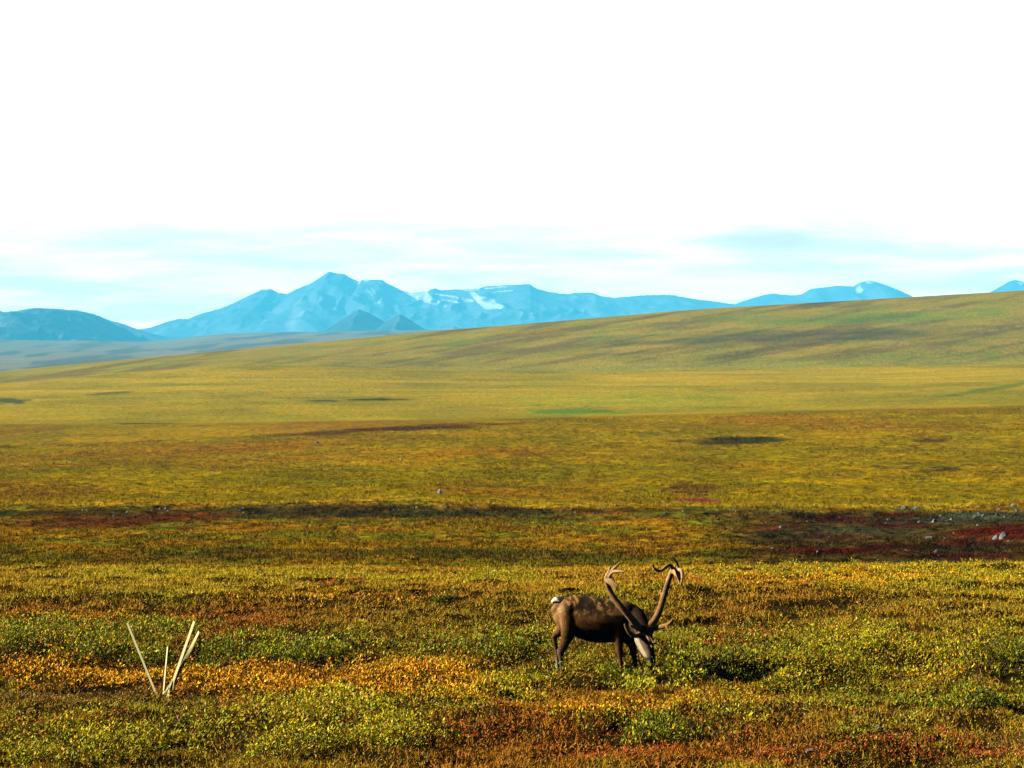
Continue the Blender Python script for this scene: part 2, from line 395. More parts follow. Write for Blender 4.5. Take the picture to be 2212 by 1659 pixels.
# ------------------------------------------------------------------ mountains
def in_poly(px, row, poly):
    ins = np.zeros(len(px), bool); j = len(poly) - 1
    for i in range(len(poly)):
        xi, yi = poly[i]; xj, yj = poly[j]
        c = ((yi > row) != (yj > row)) & (px < (xj - xi) * (row - yi) / (yj - yi + 1e-9) + xi)
        ins ^= c; j = i
    return ins
def mountain(name, D0, crest, Wf, rock, light, seed, snow=(), spur=120.0, jag=1.0, step=1.6, label='', rough=0.35):
    D0 *= 2.4; Wf *= 2.4; spur *= 2.4
    x0, x1 = crest[0][0], crest[-1][0]
    px = np.arange(x0, x1 + step, step); cx, cy = zip(*crest)
    cro = np.interp(px, cx, cy) + (fbm(px / 9, px * 0 + seed, seed, 4, 0.6) - 0.5) * 1.7 * jag
    nt_ = 110
    tt = np.concatenate([-np.linspace(1, 0, nt_) ** 1.15, np.linspace(0.03, 1, 22)])
    base = -165.0
    PXg, T = np.meshgrid(px, tt)
    y = D0 + T * Wf; x = (PXg - 1106) / F * D0 * (1 + 0 * T)
    zc = CH + (HOR - cro) / F * D0
    a = np.abs(T)
    # spurs and gullies running down the slope, wandering sideways
    wob = (fbm(x / (spur * 1.6), y / (spur * 2.2), seed + 5, 3) - 0.5) * 1.6
    r1 = 1 - np.abs(2 * fbm(x / spur + wob, y / (spur * 5), seed + 1, 2) - 1)
    r2 = 1 - np.abs(2 * vn(x / (spur * 0.36) + wob * 1.5, y / (spur * 2.0), seed + 2) - 1)
    r3 = fbm(x / (spur * 0.2), y / (spur * 0.3), seed + 3, 3)
    fall = np.clip(1 - a + rough * (0.62 * (r1 - 0.62) + 0.30 * (r2 - 0.5) + 0.14 * (r3 - 0.5)) * 4 * a * (1 - a), 0, 0.995)
    fall = np.where(a < 1e-6, 1, fall)
    z = base + (zc[None, :] - base) * fall ** 0.94
    edge = sm(0, 12, PXg - x0) * sm(0, 12, x1 - PXg)
    z = base + (z - base) * np.maximum(edge, 0.0)
    xf, yf, zf, pf = x.ravel(), y.ravel(), z.ravel(), PXg.ravel()
    row = row_of(zf, yf); pxp = xf / yf * F + 1106
    n = fbm(xf / (spur * 0.5), yf / (spur * 1.2), seed + 7, 4)
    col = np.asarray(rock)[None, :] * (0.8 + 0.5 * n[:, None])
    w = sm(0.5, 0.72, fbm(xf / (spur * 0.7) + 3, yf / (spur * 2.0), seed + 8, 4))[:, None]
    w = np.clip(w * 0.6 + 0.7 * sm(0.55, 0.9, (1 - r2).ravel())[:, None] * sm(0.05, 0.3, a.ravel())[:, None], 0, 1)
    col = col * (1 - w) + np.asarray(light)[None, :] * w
    for poly in snow:
        jx = (fbm(pxp / 6, row / 4, seed + 9, 3) - 0.5) * 7
        s = in_poly(pxp + jx, row + jx * 0.5, poly)
        col[s] = (0.85, 0.86, 0.88)
    nr, nc = PXg.shape
    i = np.arange(nr - 1)[:, None] * nc + np.arange(nc - 1)[None, :]
    f = np.stack([i, i + 1, i + nc + 1, i + nc], -1).reshape(-1, 4)
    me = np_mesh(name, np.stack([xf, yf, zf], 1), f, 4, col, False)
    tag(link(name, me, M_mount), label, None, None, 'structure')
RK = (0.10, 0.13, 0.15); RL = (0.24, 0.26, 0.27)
main_crest = [(270, 735), (301, 715), (352, 702), (387, 689), (413, 689), (426, 680), (480, 665), (512, 651), (563, 626), (586, 624), (602, 633), (621, 634), (653, 619), (672, 612), (690, 600), (703, 591), (713, 586), (726, 590), (744, 592), (757, 600), (776, 608), (783, 604), (824, 604), (837, 612), (869, 628), (885, 632), (923, 629), (939, 622), (952, 627), (984, 625), (1032, 624), (1045, 619), (1093, 616), (1144, 614), (1160, 624), (1183, 630), (1224, 636), (1237, 633), (1279, 632), (1301, 640), (1327, 643), (1400, 637), (1450, 637), (1500, 646), (1536, 650), (1568, 655), (1620, 664), (1700, 690), (1760, 715)]
snow_main = [[(862, 625), (925, 627), (927, 638), (945, 648), (966, 660), (962, 665), (940, 660), (905, 648), (880, 636)],
             [(1014, 632), (1026, 629), (1034, 640), (1062, 643), (1072, 654), (1090, 663), (1082, 668), (1048, 667), (1036, 658), (1024, 645)],
             [(742, 590), (757, 599), (780, 606), (778, 614), (752, 606)], [(783, 602), (796, 602), (798, 608), (786, 608)], [(822, 610), (829, 610), (829, 618), (822, 618)],
             [(787, 622), (790, 622), (822, 654), (819, 655)], [(803, 624), (806, 624), (817, 640), (814, 641)],
             [(985, 641), (1012, 645), (1026, 650), (1010, 654), (990, 646)], [(955, 646), (1000, 653), (1000, 656), (955, 650)], [(940, 634), (985, 641), (985, 643), (940, 637)],
             [(1048, 622), (1095, 618), (1095, 620), (1048, 626)], [(1062, 630), (1110, 626), (1110, 628), (1062, 633)], [(1000, 624), (1034, 620), (1034, 628), (1004, 628)]]
mountain('mountain_range', 16000, main_crest, 2300, RK, RL, 3, snow_main, 190, 0.9, 1.4, 'long hazy blue range with two snowfields below its broken crest', 0.30)
mountain('mountain_peak', 17500, [(1560, 700), (1590, 655), (1622, 645), (1667, 633), (1683, 636), (1715, 638), (1731, 636), (1754, 623), (1783, 620), (1808, 617), (1843, 619), (1859, 610), (1878, 605), (1904, 612), (1933, 623), (1965, 637), (2010, 665), (2060, 700)], 2200, RK, RL, 11,
         [[(1848, 622), (1858, 617), (1864, 626), (1860, 633), (1850, 634)], [(1872, 606), (1884, 606), (1888, 612), (1872, 613)]], 330, 0.8, 1.6, 'hazy blue peak with a snow patch behind the long hill')
mountain('mountain_peak', 18000, [(2090, 690), (2139, 631), (2160, 620), (2180, 608), (2192, 604), (2212, 609), (2260, 630), (2330, 690)], 2200, RK, RL, 12,
         [[(2196, 609), (2214, 610), (2206, 618)]], 330, 0.8, 1.6, 'small hazy blue peak at the right edge behind the long hill')
mountain('mountain_ridge', 8600, [(-360, 735), (-200, 690), (-80, 668), (0, 673), (13, 676), (48, 669), (77, 665), (106, 666), (138, 668), (157, 672), (179, 681), (198, 689), (224, 704), (250, 717), (272, 731), (300, 742)], 1050, (0.03, 0.04, 0.045), (0.26, 0.28, 0.28), 15, (), 105, 0.9, 1.4, 'steep rounded blue ridge with pale scree gullies', 0.95)
mountain('mountain_shoulder', 10600, [(150, 735), (198, 690), (214, 684), (243, 694), (266, 699), (301, 714), (320, 720), (346, 730), (380, 742)], 1100, (0.09, 0.10, 0.09), (0.26, 0.26, 0.23), 18, (), 150, 0.7, 1.4, 'blue shoulder sloping behind the rounded ridge')
mountain('mountain_cone', 9300, [(680, 738), (703, 716), (715, 704), (747, 685), (776, 668), (799, 677), (827, 693), (850, 712), (872, 735)], 800, (0.035, 0.045, 0.05), (0.15, 0.15, 0.14), 21, (), 170, 0.5, 1.2, 'grey blue pyramid hill before the range, the larger')
mountain('mountain_cone', 9000, [(785, 738), (808, 716), (831, 696), (850, 686), (866, 679), (891, 694), (925, 716), (955, 735)], 760, (0.035, 0.045, 0.05), (0.14, 0.14, 0.13), 24, (), 170, 0.5, 1.2, 'grey blue pyramid hill before the range, the smaller')
mountain('mountain_cone', 10300, [(925, 730), (952, 713), (962, 707), (981, 704), (999, 710), (1030, 726)], 800, (0.10, 0.10, 0.085), (0.25, 0.24, 0.2), 27, (), 170, 0.5, 1.2, 'low blue hump just above the long hill')
# ------------------------------------------------------------------ near vegetation
G_, Y_, O_, R_, B_ = 0, 1, 2, 3, 4
PAL = {  # sunlit leaf colours
 'grass': [(178, 146, 28), (152, 142, 34), (188, 124, 24), (142, 100, 28), (206, 170, 40), (120, 126, 30), (196, 140, 24), (150, 78, 26), (176, 160, 34)],
 G_: [(118, 130, 16), (96, 110, 14), (150, 156, 22), (84, 92, 14), (172, 160, 26), (126, 128, 16)],
 Y_: [(176, 170, 20), (150, 154, 18), (196, 176, 24), (122, 134, 18), (204, 156, 20), (160, 146, 18)],
 O_: [(236, 158, 10), (230, 138, 8), (238, 176, 16), (208, 104, 10), (226, 176, 26), (182, 120, 14)],
 R_: [(186, 58, 22), (200, 84, 28), (150, 50, 22), (186, 104, 34), (130, 66, 26), (160, 120, 34)],
 B_: [(116, 90, 34), (98, 84, 30), (134, 84, 38), (90, 92, 30), (126, 62, 34), (136, 122, 42)],
}
PALA = {k: np.array([lin(*c, {O_: 1.1, Y_: 1.04, G_: 1.05, R_: 1.05}.get(k, 0.86)) for c in v]) for k, v in PAL.items()}
# kind, cx, cy, rx, ry, strength
ZONES = [
 (G_, 90, 1375, 170, 26, .8), (G_, 60, 1420, 130, 20, .9), (G_, 330, 1372, 170, 20, .6), (G_, 640, 1398, 170, 26, 1), (G_, 560, 1425, 150, 14, .8),
 (G_, 240, 1412, 130, 22, .8), (G_, 430, 1440, 110, 12, .8), (G_, 330, 1352, 120, 12, .5), (Y_, 770, 1425, 90, 12, .6), (G_, 955, 1302, 26, 7, .9),
 (G_, 1100, 1392, 130, 16, .7), (G_, 1000, 1420, 130, 16, .7), (Y_, 1130, 1378, 90, 10, .7), (G_, 1050, 1440, 90, 10, .6), (Y_, 560, 1378, 80, 10, .5),
 (O_, 130, 1452, 210, 24, 1), (O_, 330, 1468, 160, 16, 1), (O_, 20, 1445, 100, 20, .9), (O_, 640, 1478, 230, 18, .9), (O_, 560, 1500, 150, 16, .9), (O_, 880, 1470, 150, 22, 1), (O_, 1000, 1452, 60, 10, .8),
 (O_, 950, 1500, 170, 16, .8), (Y_, 1080, 1495, 110, 16, .7), (O_, 730, 1500, 140, 14, .7), (O_, 1230, 1535, 180, 10, .35),
 (Y_, 700, 1565, 230, 38, .9), (Y_, 640, 1600, 190, 30, .9), (Y_, 850, 1540, 160, 18, .7), (Y_, 480, 1610, 90, 16, .6), (Y_, 290, 1585, 130, 14, .7), (Y_, 300, 1606, 150, 18, .9), (Y_, 60, 1630, 130, 24, .8), (Y_, 200, 1634, 130, 20, .8), (Y_, 800, 1600, 120, 22, .8),
 (B_, 330, 1520, 240, 18, .8), (B_, 100, 1510, 150, 16, .8), (B_, 440, 1552, 130, 16, .9), (B_, 540, 1535, 80, 12, .7), (B_, 480, 1580, 110, 12, .7),
 (R_, 70, 1572, 120, 18, .8), (R_, 200, 1565, 90, 12, .6), (R_, 255, 1552, 50, 8, .7), (R_, 1000, 1572, 60, 13, .9), (R_, 1080, 1585, 100, 13, .7), (R_, 950, 1562, 50, 9, .6), (R_, 1060, 1520, 40, 7, .6),
 (R_, 1270, 1590, 60, 12, .7), (R_, 1260, 1632, 80, 14, .7), (R_, 1420, 1630, 70, 12, .8), (R_, 1580, 1595, 70, 9, .6), (R_, 1680, 1640, 90, 16, .9), (R_, 1780, 1630, 80, 14, .8), (R_, 1960, 1640, 70, 16, 1), (R_, 2120, 1628, 90, 20, .9), (R_, 1900, 1610, 90, 10, .6), (R_, 2030, 1600, 90, 9, .6),
 (R_, 1560, 1390, 60, 12, .7), (R_, 1620, 1380, 60, 8, .6), (R_, 1960, 1366, 50, 7, .9), (R_, 1720, 1396, 50, 8, .5), (R_, 1850, 1392, 26, 8, .7), (R_, 1460, 1256, 70, 7, .7), (R_, 740, 1262, 60, 8, .5), (R_, 920, 1385, 60, 7, .5), (R_, 1700, 1265, 90, 8, .4),
 (G_, 1540, 1437, 150, 18, 1), (G_, 1620, 1450, 120, 14, 1), (Y_, 1480, 1470, 130, 14, .7), (G_, 1340, 1462, 130, 16, .8), (G_, 1260, 1478, 100, 14, .7), (Y_, 1400, 1490, 130, 12, .6), (G_, 1750, 1462, 130, 16, .7), (Y_, 1680, 1480, 110, 14, .7), (G_, 1280, 1420, 40, 6, .6),
 (Y_, 1860, 1400, 130, 18, .8), (Y_, 1800, 1440, 150, 20, .8), (Y_, 1960, 1430, 110, 14, .7), (Y_, 2080, 1405, 110, 16, .8), (G_, 2130, 1400, 70, 20, .8), (G_, 2190, 1420, 60, 22, .8), (Y_, 1980, 1452, 130, 12, .7), (G_, 2040, 1470, 130, 10, .4), (O_, 2000, 1466, 100, 9, .5), (G_, 1860, 1462, 70, 12, .6), (Y_, 1750, 1372, 60, 8, .5),
 (G_, 2080, 1512, 150, 18, .9), (G_, 1900, 1512, 130, 14, .6), (G_, 2190, 1530, 60, 16, .8), (B_, 1950, 1535, 200, 12, .6), (G_, 1800, 1500, 90, 12, .4), (Y_, 1760, 1530, 90, 10, .5),
 (O_, 1480, 1520, 150, 12, .35), (Y_, 1560, 1530, 110, 9, .5), (G_, 1430, 1575, 130, 18, .9), (Y_, 1350, 1560, 120, 12, .7), (G_, 1480, 1592, 90, 12, .8), (Y_, 1600, 1555, 100, 10, .5), (B_, 1620, 1540, 110, 12, .8), (G_, 1900, 1590, 110, 10, .6), (B_, 2180, 1610, 70, 22, .8),
 (Y_, 1080, 1252, 110, 7, .5), (Y_, 700, 1250, 120, 8, .3), (Y_, 1900, 1236, 300, 12, .4), (O_, 1800, 1250, 300, 12, .4), (O_, 700, 1290, 200, 12, .3), (G_, 2100, 1270, 60, 5, .6), (G_, 1700, 1245, 40, 5, .4), (G_, 2190, 1352, 40, 7, .7), (G_, 1800, 1275, 40, 5, .4),
 (G_, 1740, 1338, 50, 8, .4), (G_, 190, 1300, 80, 7, .3), (O_, 170, 1340, 150, 12, .35), (Y_, 60, 1345, 90, 14, .4), (G_, 1330, 1385, 70, 10, .6), (G_, 1450, 1410, 70, 8, .5), (B_, 1160, 1425, 70, 9, .6), (B_, 1620, 1405, 130, 8, .5), (B_, 700, 1440, 80, 8, .6),
]
HT = {G_: .29, Y_: .29, O_: .14, R_: .06, B_: .06}
def zone_weights(px, row):
    w = np.zeros((5, len(px)))
    wx = (fbm(px / 60, row / 12, 61, 3) - 0.5) * 130; wy = (fbm(px / 60, row / 12, 62, 3) - 0.5) * 34
    for i, (k, cx, cy, rx, ry, s) in enumerate(ZONES):
        dx = (px + wx - cx) / rx; dy = (row + wy - cy) / ry
        m = (np.abs(dx) < 1.9) & (np.abs(dy) < 1.9)
        if not m.any(): continue
        r = np.sqrt(dx[m] ** 2 + dy[m] ** 2) + (fbm(px[m] / 26, row[m] / 5.5, 70 + i, 3) - 0.5) * 2.1
        w[k][m] = np.maximum(w[k][m], (min(1.0, s * 1.3) if k == R_ else s) * sm(1.25, 0.6, r))
    return w
def canopy(w, x, y):
    m = sm(.25, .75, fbm(x * 0.95, y * 0.6, 81, 3))
    h = np.zeros(len(x))
    for k in HT: h = np.maximum(h, w[k] * HT[k] * (0.15 + 1.6 * m))
    return h
def leaves(P, h_dir, L_, Wd, fold, col, name, mat):
    """one little folded diamond per row: P base point, h_dir unit direction"""
    n = len(P)
    up = np.tile(np.array([0, 0, 1.0]), (n, 1)) + rng.normal(0, 0.35, (n, 3))
    s = np.cross(h_dir, up); s /= np.linalg.norm(s, axis=1)[:, None] + 1e-9
    nn = np.cross(s, h_dir)
    tip = P + h_dir * L_[:, None]; midp = P + h_dir * (L_ * 0.45)[:, None]
    a = midp + s * Wd[:, None] + nn * (fold * L_)[:, None]; b = midp - s * Wd[:, None] + nn * (fold * L_)[:, None]
    co = np.stack([P, a, tip, b], 1).reshape(-1, 3)
    f = np.arange(n * 4).reshape(-1, 4)
    return np_mesh(name, co, f, 4, np.repeat(col, 4, 0))
def blades(P, d, L_, Wd, col, name):
    n = len(P)
    s = np.cross(d, rng.normal(0, 1, (n, 3))); s /= np.linalg.norm(s, axis=1)[:, None] + 1e-9
    a = P + s * Wd[:, None]; b = P - s * Wd[:, None]
    tip = P + d * L_[:, None]; tip[:, 2] -= 0.12 * L_ * (1 - d[:, 2])
    co = np.stack([a, b, tip], 1).reshape(-1, 3)
    return np_mesh(name, co, np.arange(n * 3).reshape(-1, 3), 3, np.repeat(col, 3, 0))
def unit(v): return v / (np.linalg.norm(v, axis=1)[:, None] + 1e-9)
def pick(pal, n): return pal[rng.integers(0, len(pal), n)]

SHRUBS = [  # shrubs one can tell apart: px, row of the base, half width px, height m, palette, label
 (955, 1309, 24, .26, G_, 'small dark green shrub alone in the ochre grass left of the caribou rump'),
 (600, 1432, 70, .34, G_, 'dark green willow shrub standing right of the wooden stakes'),
 (700, 1424, 64, .30, G_, 'green willow shrub at the right end of the dark thicket beyond the stakes'),
 (478, 1424, 50, .30, G_, 'yellow green willow shrub close behind the two slanting stakes'),
 (330, 1440, 52, .28, G_, 'dark green shrub seen between the left stake and the short stake'),
 (170, 1432, 70, .28, G_, 'green willow shrub left of the stakes above the orange patch'),
 (40, 1412, 56, .32, G_, 'dark green willow shrub cut by the left edge of the picture'),
 (1100, 1412, 66, .26, G_, 'green yellow willow shrub left of the caribou hind legs'),
 (1350, 1484, 60, .24, G_, 'green willow shrub hiding the front hooves of the caribou'),
 (1490, 1466, 62, .30, G_, 'dark green willow shrub right at the caribou muzzle'),
 (1585, 1458, 62, .32, G_, 'darkest green willow shrub, second to the right of the caribou muzzle'),
 (1700, 1486, 60, .24, Y_, 'yellow green willow shrub in front of the dark thicket right of the caribou'),
 (1860, 1412, 60, .24, Y_, 'bright yellow green willow shrub in the middle of the right meadow'),
 (2110, 1440, 46, .44, Y_, 'tall light leaved willow shrub with bare stems near the right edge'),
 (2185, 1450, 40, .44, G_, 'tall green willow shrub touching the right edge'),
 (2090, 1526, 80, .26, G_, 'dark green willow shrub low on the right side'),
 (1430, 1598, 80, .28, G_, 'dark green willow shrub in the foreground below the caribou'),
 (640, 1634, 110, .36, Y_, 'large yellow willow shrub with a dark shaded foot in the foreground'),
 (830, 1622, 90, .32, Y_, 'yellow green willow shrub at the right end of the foreground thicket'),
 (320, 1618, 80, .28, Y_, 'yellow leaved willow shrub in the foreground below the stakes'),
 (90, 1650, 80, .26, Y_, 'golden willow shrub in the bottom left corner'),
]
def tubes_np(segs, sides=4):
    V = []; Fc = []
    for pts, rad in segs:
        pts = np.asarray(pts, float); n0 = len(V)
        for i, p in enumerate(pts):
            t = pts[min(i + 1, len(pts) - 1)] - pts[max(i - 1, 0)]; t = t / (np.linalg.norm(t) + 1e-9)
            a = np.cross(t, [0.31, 0.87, 0.2]); a /= np.linalg.norm(a) + 1e-9; b = np.cross(t, a)
            for k in range(sides):
                an = 2 * math.pi * k / sides
                V.append(p + (a * math.cos(an) + b * math.sin(an)) * rad[i])
        for i in range(len(pts) - 1):
            for k in range(sides):
                q = n0 + i * sides; k2 = (k + 1) % sides
                Fc.append((q + k, q + k2, q + sides + k2, q + sides + k))
    return np.array(V), np.array(Fc)
def stems(base, rad, hgt, count, spread=1.0):
    segs = []
    for i in range(count):
        a = random.uniform(0, 2 * math.pi); r = rad * math.sqrt(random.random()) * spread
        b0 = np.array([math.cos(a) * r * 0.7, math.sin(a) * r * 0.7, -0.03]); p = [b0]; q = b0.copy(); d = np.array([math.cos(a) * 0.5, math.sin(a) * 0.5, 1.0])
        for j in range(4):
            d = d + np.array([random.uniform(-.4, .4), random.uniform(-.4, .4), 0]); q = q + d / np.linalg.norm(d) * hgt * 0.30; p.append(q.copy())
        segs.append((p, [.006, .005, .004, .003, .002]))
    return tubes_np(segs)
M_bark = attr_material('willow_bark', 0.8, 0.2, 30, 0.7, 1.2)

def near_cover():
    n = 1000000
    # picture-even density, thinning with distance
    u = rng.random(n); D = 27.5 * (71.5 / 27.5) ** (u ** 0.92)
    px = rng.uniform(-520, 2740, n); x = (px - 1106) / F * D
    z = base_z(px, D) + rough_z(x, D)
    row = row_of(z, D)
    w = zone_weights(px, row); hc = canopy(w, x, D)
    tot = np.clip(w.sum(0), 0, 1.0)
    pr = w / np.maximum(w.sum(0), 1e-6)
    r = rng.random(n); shrubby = r < np.clip(tot * 0.95, 0, 0.86)
    cum = np.cumsum(pr, 0); kr = rng.random(n); kind = np.minimum((kr[None, :] > cum).sum(0), 4)
    names = {G_: ('willow_ground_cover', 'green dwarf willow leaves covering the foreground'), Y_: ('willow_ground_cover', 'yellowing dwarf willow leaves covering the foreground'),
             O_: ('birch_ground_cover', 'bright orange dwarf birch leaves in a band across the foreground'), R_: ('bearberry_ground_cover', 'red bearberry leaves in scattered mats'),
             B_: ('heath_ground_cover', 'brown heath twigs and leaves in the foreground')}
    for k in range(5):
        i = np.where(shrubby & (kind == k))[0]
        m = len(i)
        depth = rng.random(m) ** 0.6
        P = np.stack([x[i], D[i], z[i] + 0.012 + hc[i] * depth], 1)
        d = rng.normal(0, 1, (m, 3)); d[:, 2] = np.abs(d[:, 2]) * 0.9 + 0.25; d = unit(d)
        Ln = rng.uniform(.024, .058, m) * (0.9 + 0.12 * D[i] / 40)
        if k in (R_, B_): Ln *= 0.7
        c = pick(PALA[k], m)
        o = rng.random(m) < {O_: .08, Y_: .14}.get(k, .2); c[o] = pick(PALA['grass'], int(o.sum()))
        o = rng.random(m) < 0.04; c[o] = pick(PALA[R_], int(o.sum()))
        c = c * rng.uniform(0.55, 1.3, (m, 1))
        tone = 0.72 + 0.56 * fbm(x[i] * 1.1, D[i] * 0.8, 90 + k, 3)
        c = np.clip(c * tone[:, None], 0, .9)
        me = leaves(P, d, Ln, Ln * rng.uniform(.14, .22, m), 0.06, c, names[k][0], M_leaf)
        tag(link(names[k][0], me, M_leaf), names[k][1], None, None, 'stuff')
    bare = sm(.36, .22, fbm(x * 0.9, D * 0.55, 106, 4)) * 0.85 + sm(.40, .30, vn(x * 3.1, D * 2.2, 107)) * 0.5
    i = np.where(~shrubby & (rng.random(n) > bare))[0]; m = len(i)
    # grassy part: bunches of blades and little leaves
    nb = fbm(x[i] * 0.5, D[i] * 0.3, 101, 4); nc2 = fbm(x[i] * 0.16, D[i] * 0.07, 102, 4)
    tuft = (vn(x[i] * 3.2, D[i] * 2.6, 103) > 0.35)
    pal = PALA['grass']
    c = pick(pal, m)
    warmw = sm(0.40, 0.64, nc2)[:, None]
    c = c * (1 - 0.6 * warmw) + 0.6 * warmw * lin(180, 86, 26, .92)
    gr = sm(0.52, 0.70, nb)[:, None] * 0.6; c = c * (1 - gr) + gr * lin(132, 138, 24, .92)
    near_crest = sm(1330, 1240, row[i])[:, None] * 0.5; c = c * (1 - near_crest) + near_crest * lin(214, 176, 30, .92)
    c = np.clip(c * rng.uniform(0.6, 1.3, (m, 1)) * (0.7 + 0.6 * nb[:, None]), 0, .9)
    P = np.stack([x[i] + rng.normal(0, .012, m), D[i], z[i] - 0.005], 1)
    lean = fbm(x[i] * 0.8, D[i] * 0.6, 104, 2) - 0.5
    d = np.stack([rng.normal(0, .7, m) + lean, rng.normal(0, .7, m), np.full(m, 1.0)], 1); d = unit(d)
    isb = rng.random(m) < 0.56
    Lb = rng.uniform(.035, .11, m) * np.where(tuft, 1.2, 0.7) * (0.75 + 0.6 * nb)
    j = isb
    me = blades(P[j], d[j], Lb[j], np.full(j.sum(), .0052) * (0.7 + 0.5 * D[i][j] / 40), c[j], 'grass')
    tag(link('grass', me, M_grass), 'straw and russet grass blades over the foreground', None, None, 'stuff')
    j = ~isb
    d2 = rng.normal(0, 1, (j.sum(), 3)); d2[:, 2] = np.abs(d2[:, 2]) * .8 + .2; d2 = unit(d2)
    P2 = P[j].copy(); P2[:, 2] += rng.random(j.sum()) * 0.07
    Ln = rng.uniform(.015, .034, j.sum()) * (0.8 + 0.3 * D[i][j] / 40)
    me = leaves(P2, d2, Ln, Ln * .24, 0.05, c[j], 'crowberry_ground_cover', M_leaf)
    tag(link('crowberry_ground_cover', me, M_leaf), 'small ochre and brown leaves between the grass', None, None, 'stuff')
near_cover()

def shrub(px, row, hw, hgt, k, label):
    g = on_ground(px, row); D = g.y; rad = hw / F * D
    root = empty('willow_shrub', g)
    tag(root, label, 'shrub', 'low willow shrubs in the foreground')
    depth_r = rad * random.uniform(0.7, 1.0)
    n = int(6800 * rad * depth_r * (37 / D) ** 0.7) + 700
    a = rng.uniform(0, 2 * math.pi, n); r = np.sqrt(rng.random(n)); r = r * (0.82 + 0.36 * vn(a * 1.6 + px, a * 0 + 3, 7))
    lx = np.cos(a) * r * rad; ly = np.sin(a) * r * depth_r
    lump = fbm(lx * 4.5 + px, ly * 4.5, 120, 3)
    top = hgt * np.sqrt(np.clip(1 - r * r * 0.9, 0.02, 1)) * (0.35 + 1.15 * lump)
    lz = top * (0.15 + 0.85 * rng.random(n) ** 0.55)
    gz = zxy(lx + g.x, ly + g.y) - g.z
    P = np.stack([lx, ly, lz + gz], 1)
    d = rng.normal(0, 1, (n, 3)); d[:, 2] = np.abs(d[:, 2]) + 0.2; d = unit(d + 0.5 * np.stack([np.cos(a), np.sin(a), a * 0], 1) * r[:, None])
    Ln = rng.uniform(.028, .062, n) * (0.9 + 0.12 * D / 40)
    c = pick(PALA[k], n) * rng.uniform(0.6, 1.25, (n, 1)) * (0.65 + 0.7 * lump[:, None])
    o = rng.random(n) < 0.07; c[o] = pick(PALA[O_], int(o.sum()))
    link('foliage', leaves(P, d, Ln, Ln * rng.uniform(.13, .2, n), 0.06, np.clip(c, 0, .9), 'foliage', M_leaf), M_leaf, root)
    V, Fc = stems(None, rad, hgt * 1.05, 14 + int(rad * 14))
    link('branches', np_mesh('branches', V, Fc, 4, np.tile(lin(110, 92, 66, .5), (len(V), 1))), M_bark, root)
for s_ in SHRUBS: shrub(*s_)

# ------------------------------------------------------------------ tussocks of the middle distance
def tussocks():
    n = 175000
    D = 99 * (640 / 99) ** rng.random(n); px = rng.uniform(-420, 2640, n); x = (px - 1106) / F * D
    z = base_z(px, D) + rough_z(x, D); row = row_of(z, D)
    keep = rng.random(n) < 0.25 + 0.75 * sm(0.42, 0.62, fbm(x * 0.12, D * 0.04, 131, 4))
    px, row, D, x, z = px[keep], row[keep], D[keep], x[keep], z[keep]; n = len(px)
    c = far_colour(px, row, D, x, D) * rng.uniform(0.75, 1.5, (n, 1))
    rep_ = 5
    P = np.repeat(np.stack([x, D, z - 0.02], 1), rep_, 0) + rng.normal(0, .07, (n * rep_, 3)) * np.array([1.6, 1.6, 0.1])
    d = np.stack([rng.normal(0, .5, n * rep_), rng.normal(0, .5, n * rep_), np.ones(n * rep_)], 1); d = unit(d)
    Lb = np.repeat(rng.uniform(.10, .26, n) * sm(60, 240, D) ** 0.3, rep_) * rng.uniform(.6, 1.2, n * rep_)
    me = blades(P, d, Lb, np.repeat(0.028 * (0.7 + D / 300), rep_), np.clip(np.repeat(c, rep_, 0) * rng.uniform(.75, 1.25, (n * rep_, 1)), 0, .9), 'tussock_grass')
    tag(link('tussock_grass', me, M_far), 'tufts of sedge over the middle distance', None, None, 'stuff')
tussocks()
def fireweed():
    n = 420; g = on_ground(1510, 1083, 206, 330)
    lx = rng.normal(0, .9, n); ly = rng.normal(0, 1.5, n)
    gz = zxy(lx + g.x, ly + g.y)
    P = np.stack([lx + g.x, ly + g.y, gz], 1)
    d = unit(np.stack([rng.normal(0, .15, n), rng.normal(0, .15, n), np.ones(n)], 1))
    me = blades(P, d, rng.uniform(.15, .3, n), np.full(n, .03), np.tile(lin(220, 60, 90, .5), (n, 1)) * rng.uniform(.6, 1.1, (n, 1)), 'flower_patch')
    tag(link('flower_patch', me, M_far), 'pink patch of flowers at the edge of the yellow field', None, None, 'stuff')
fireweed()

# ------------------------------------------------------------------ stones
def rock_mesh(name, sx, sy, sz, seed, sub=3):
    bm = bmesh.new(); bmesh.ops.create_icosphere(bm, subdivisions=sub, radius=1.0)
    r = random.Random(seed)
    planes = [(Vector((r.uniform(-1, 1), r.uniform(-1, 1), r.uniform(-.2, 1))).normalized(), r.uniform(.55, .85)) for _ in range(9)]
    for v in bm.verts:
        p = v.co.copy()
        for nrm, dd in planes:
            e = p.dot(nrm) - dd
            if e > 0: p -= nrm * e
        f = 1 + 0.12 * (float(vn(np.array([p.x * 3 + seed]), np.array([p.y * 3 + p.z * 2]), seed)[0]) - .5)
        p *= f
        v.co = Vector((p.x * sx, p.y * sy, max(p.z, -0.35) * sz))
    me = bpy.data.meshes.new(name); bm.to_mesh(me); bm.free()
    return me
def stone(name, px, row, wpx, hpx, mat, label, cat='boulder', group=None, lo=104, hi=640, seed=1, sub=3):
    g = on_ground(px, row, lo, hi); k = g.y / F
    o = link(name, rock_mesh(name, wpx * k * 0.62, wpx * k * 0.5, hpx * k * 1.15, seed, sub), mat, None, g)
    o.rotation_euler.z = random.uniform(-.5, .5)
    return tag(o, label, cat, group)
stone('boulder', 950, 1066, 13, 9, M_pale_rock, 'pale boulder alone on the yellow slope above the dark bank', seed=3, lo=210)
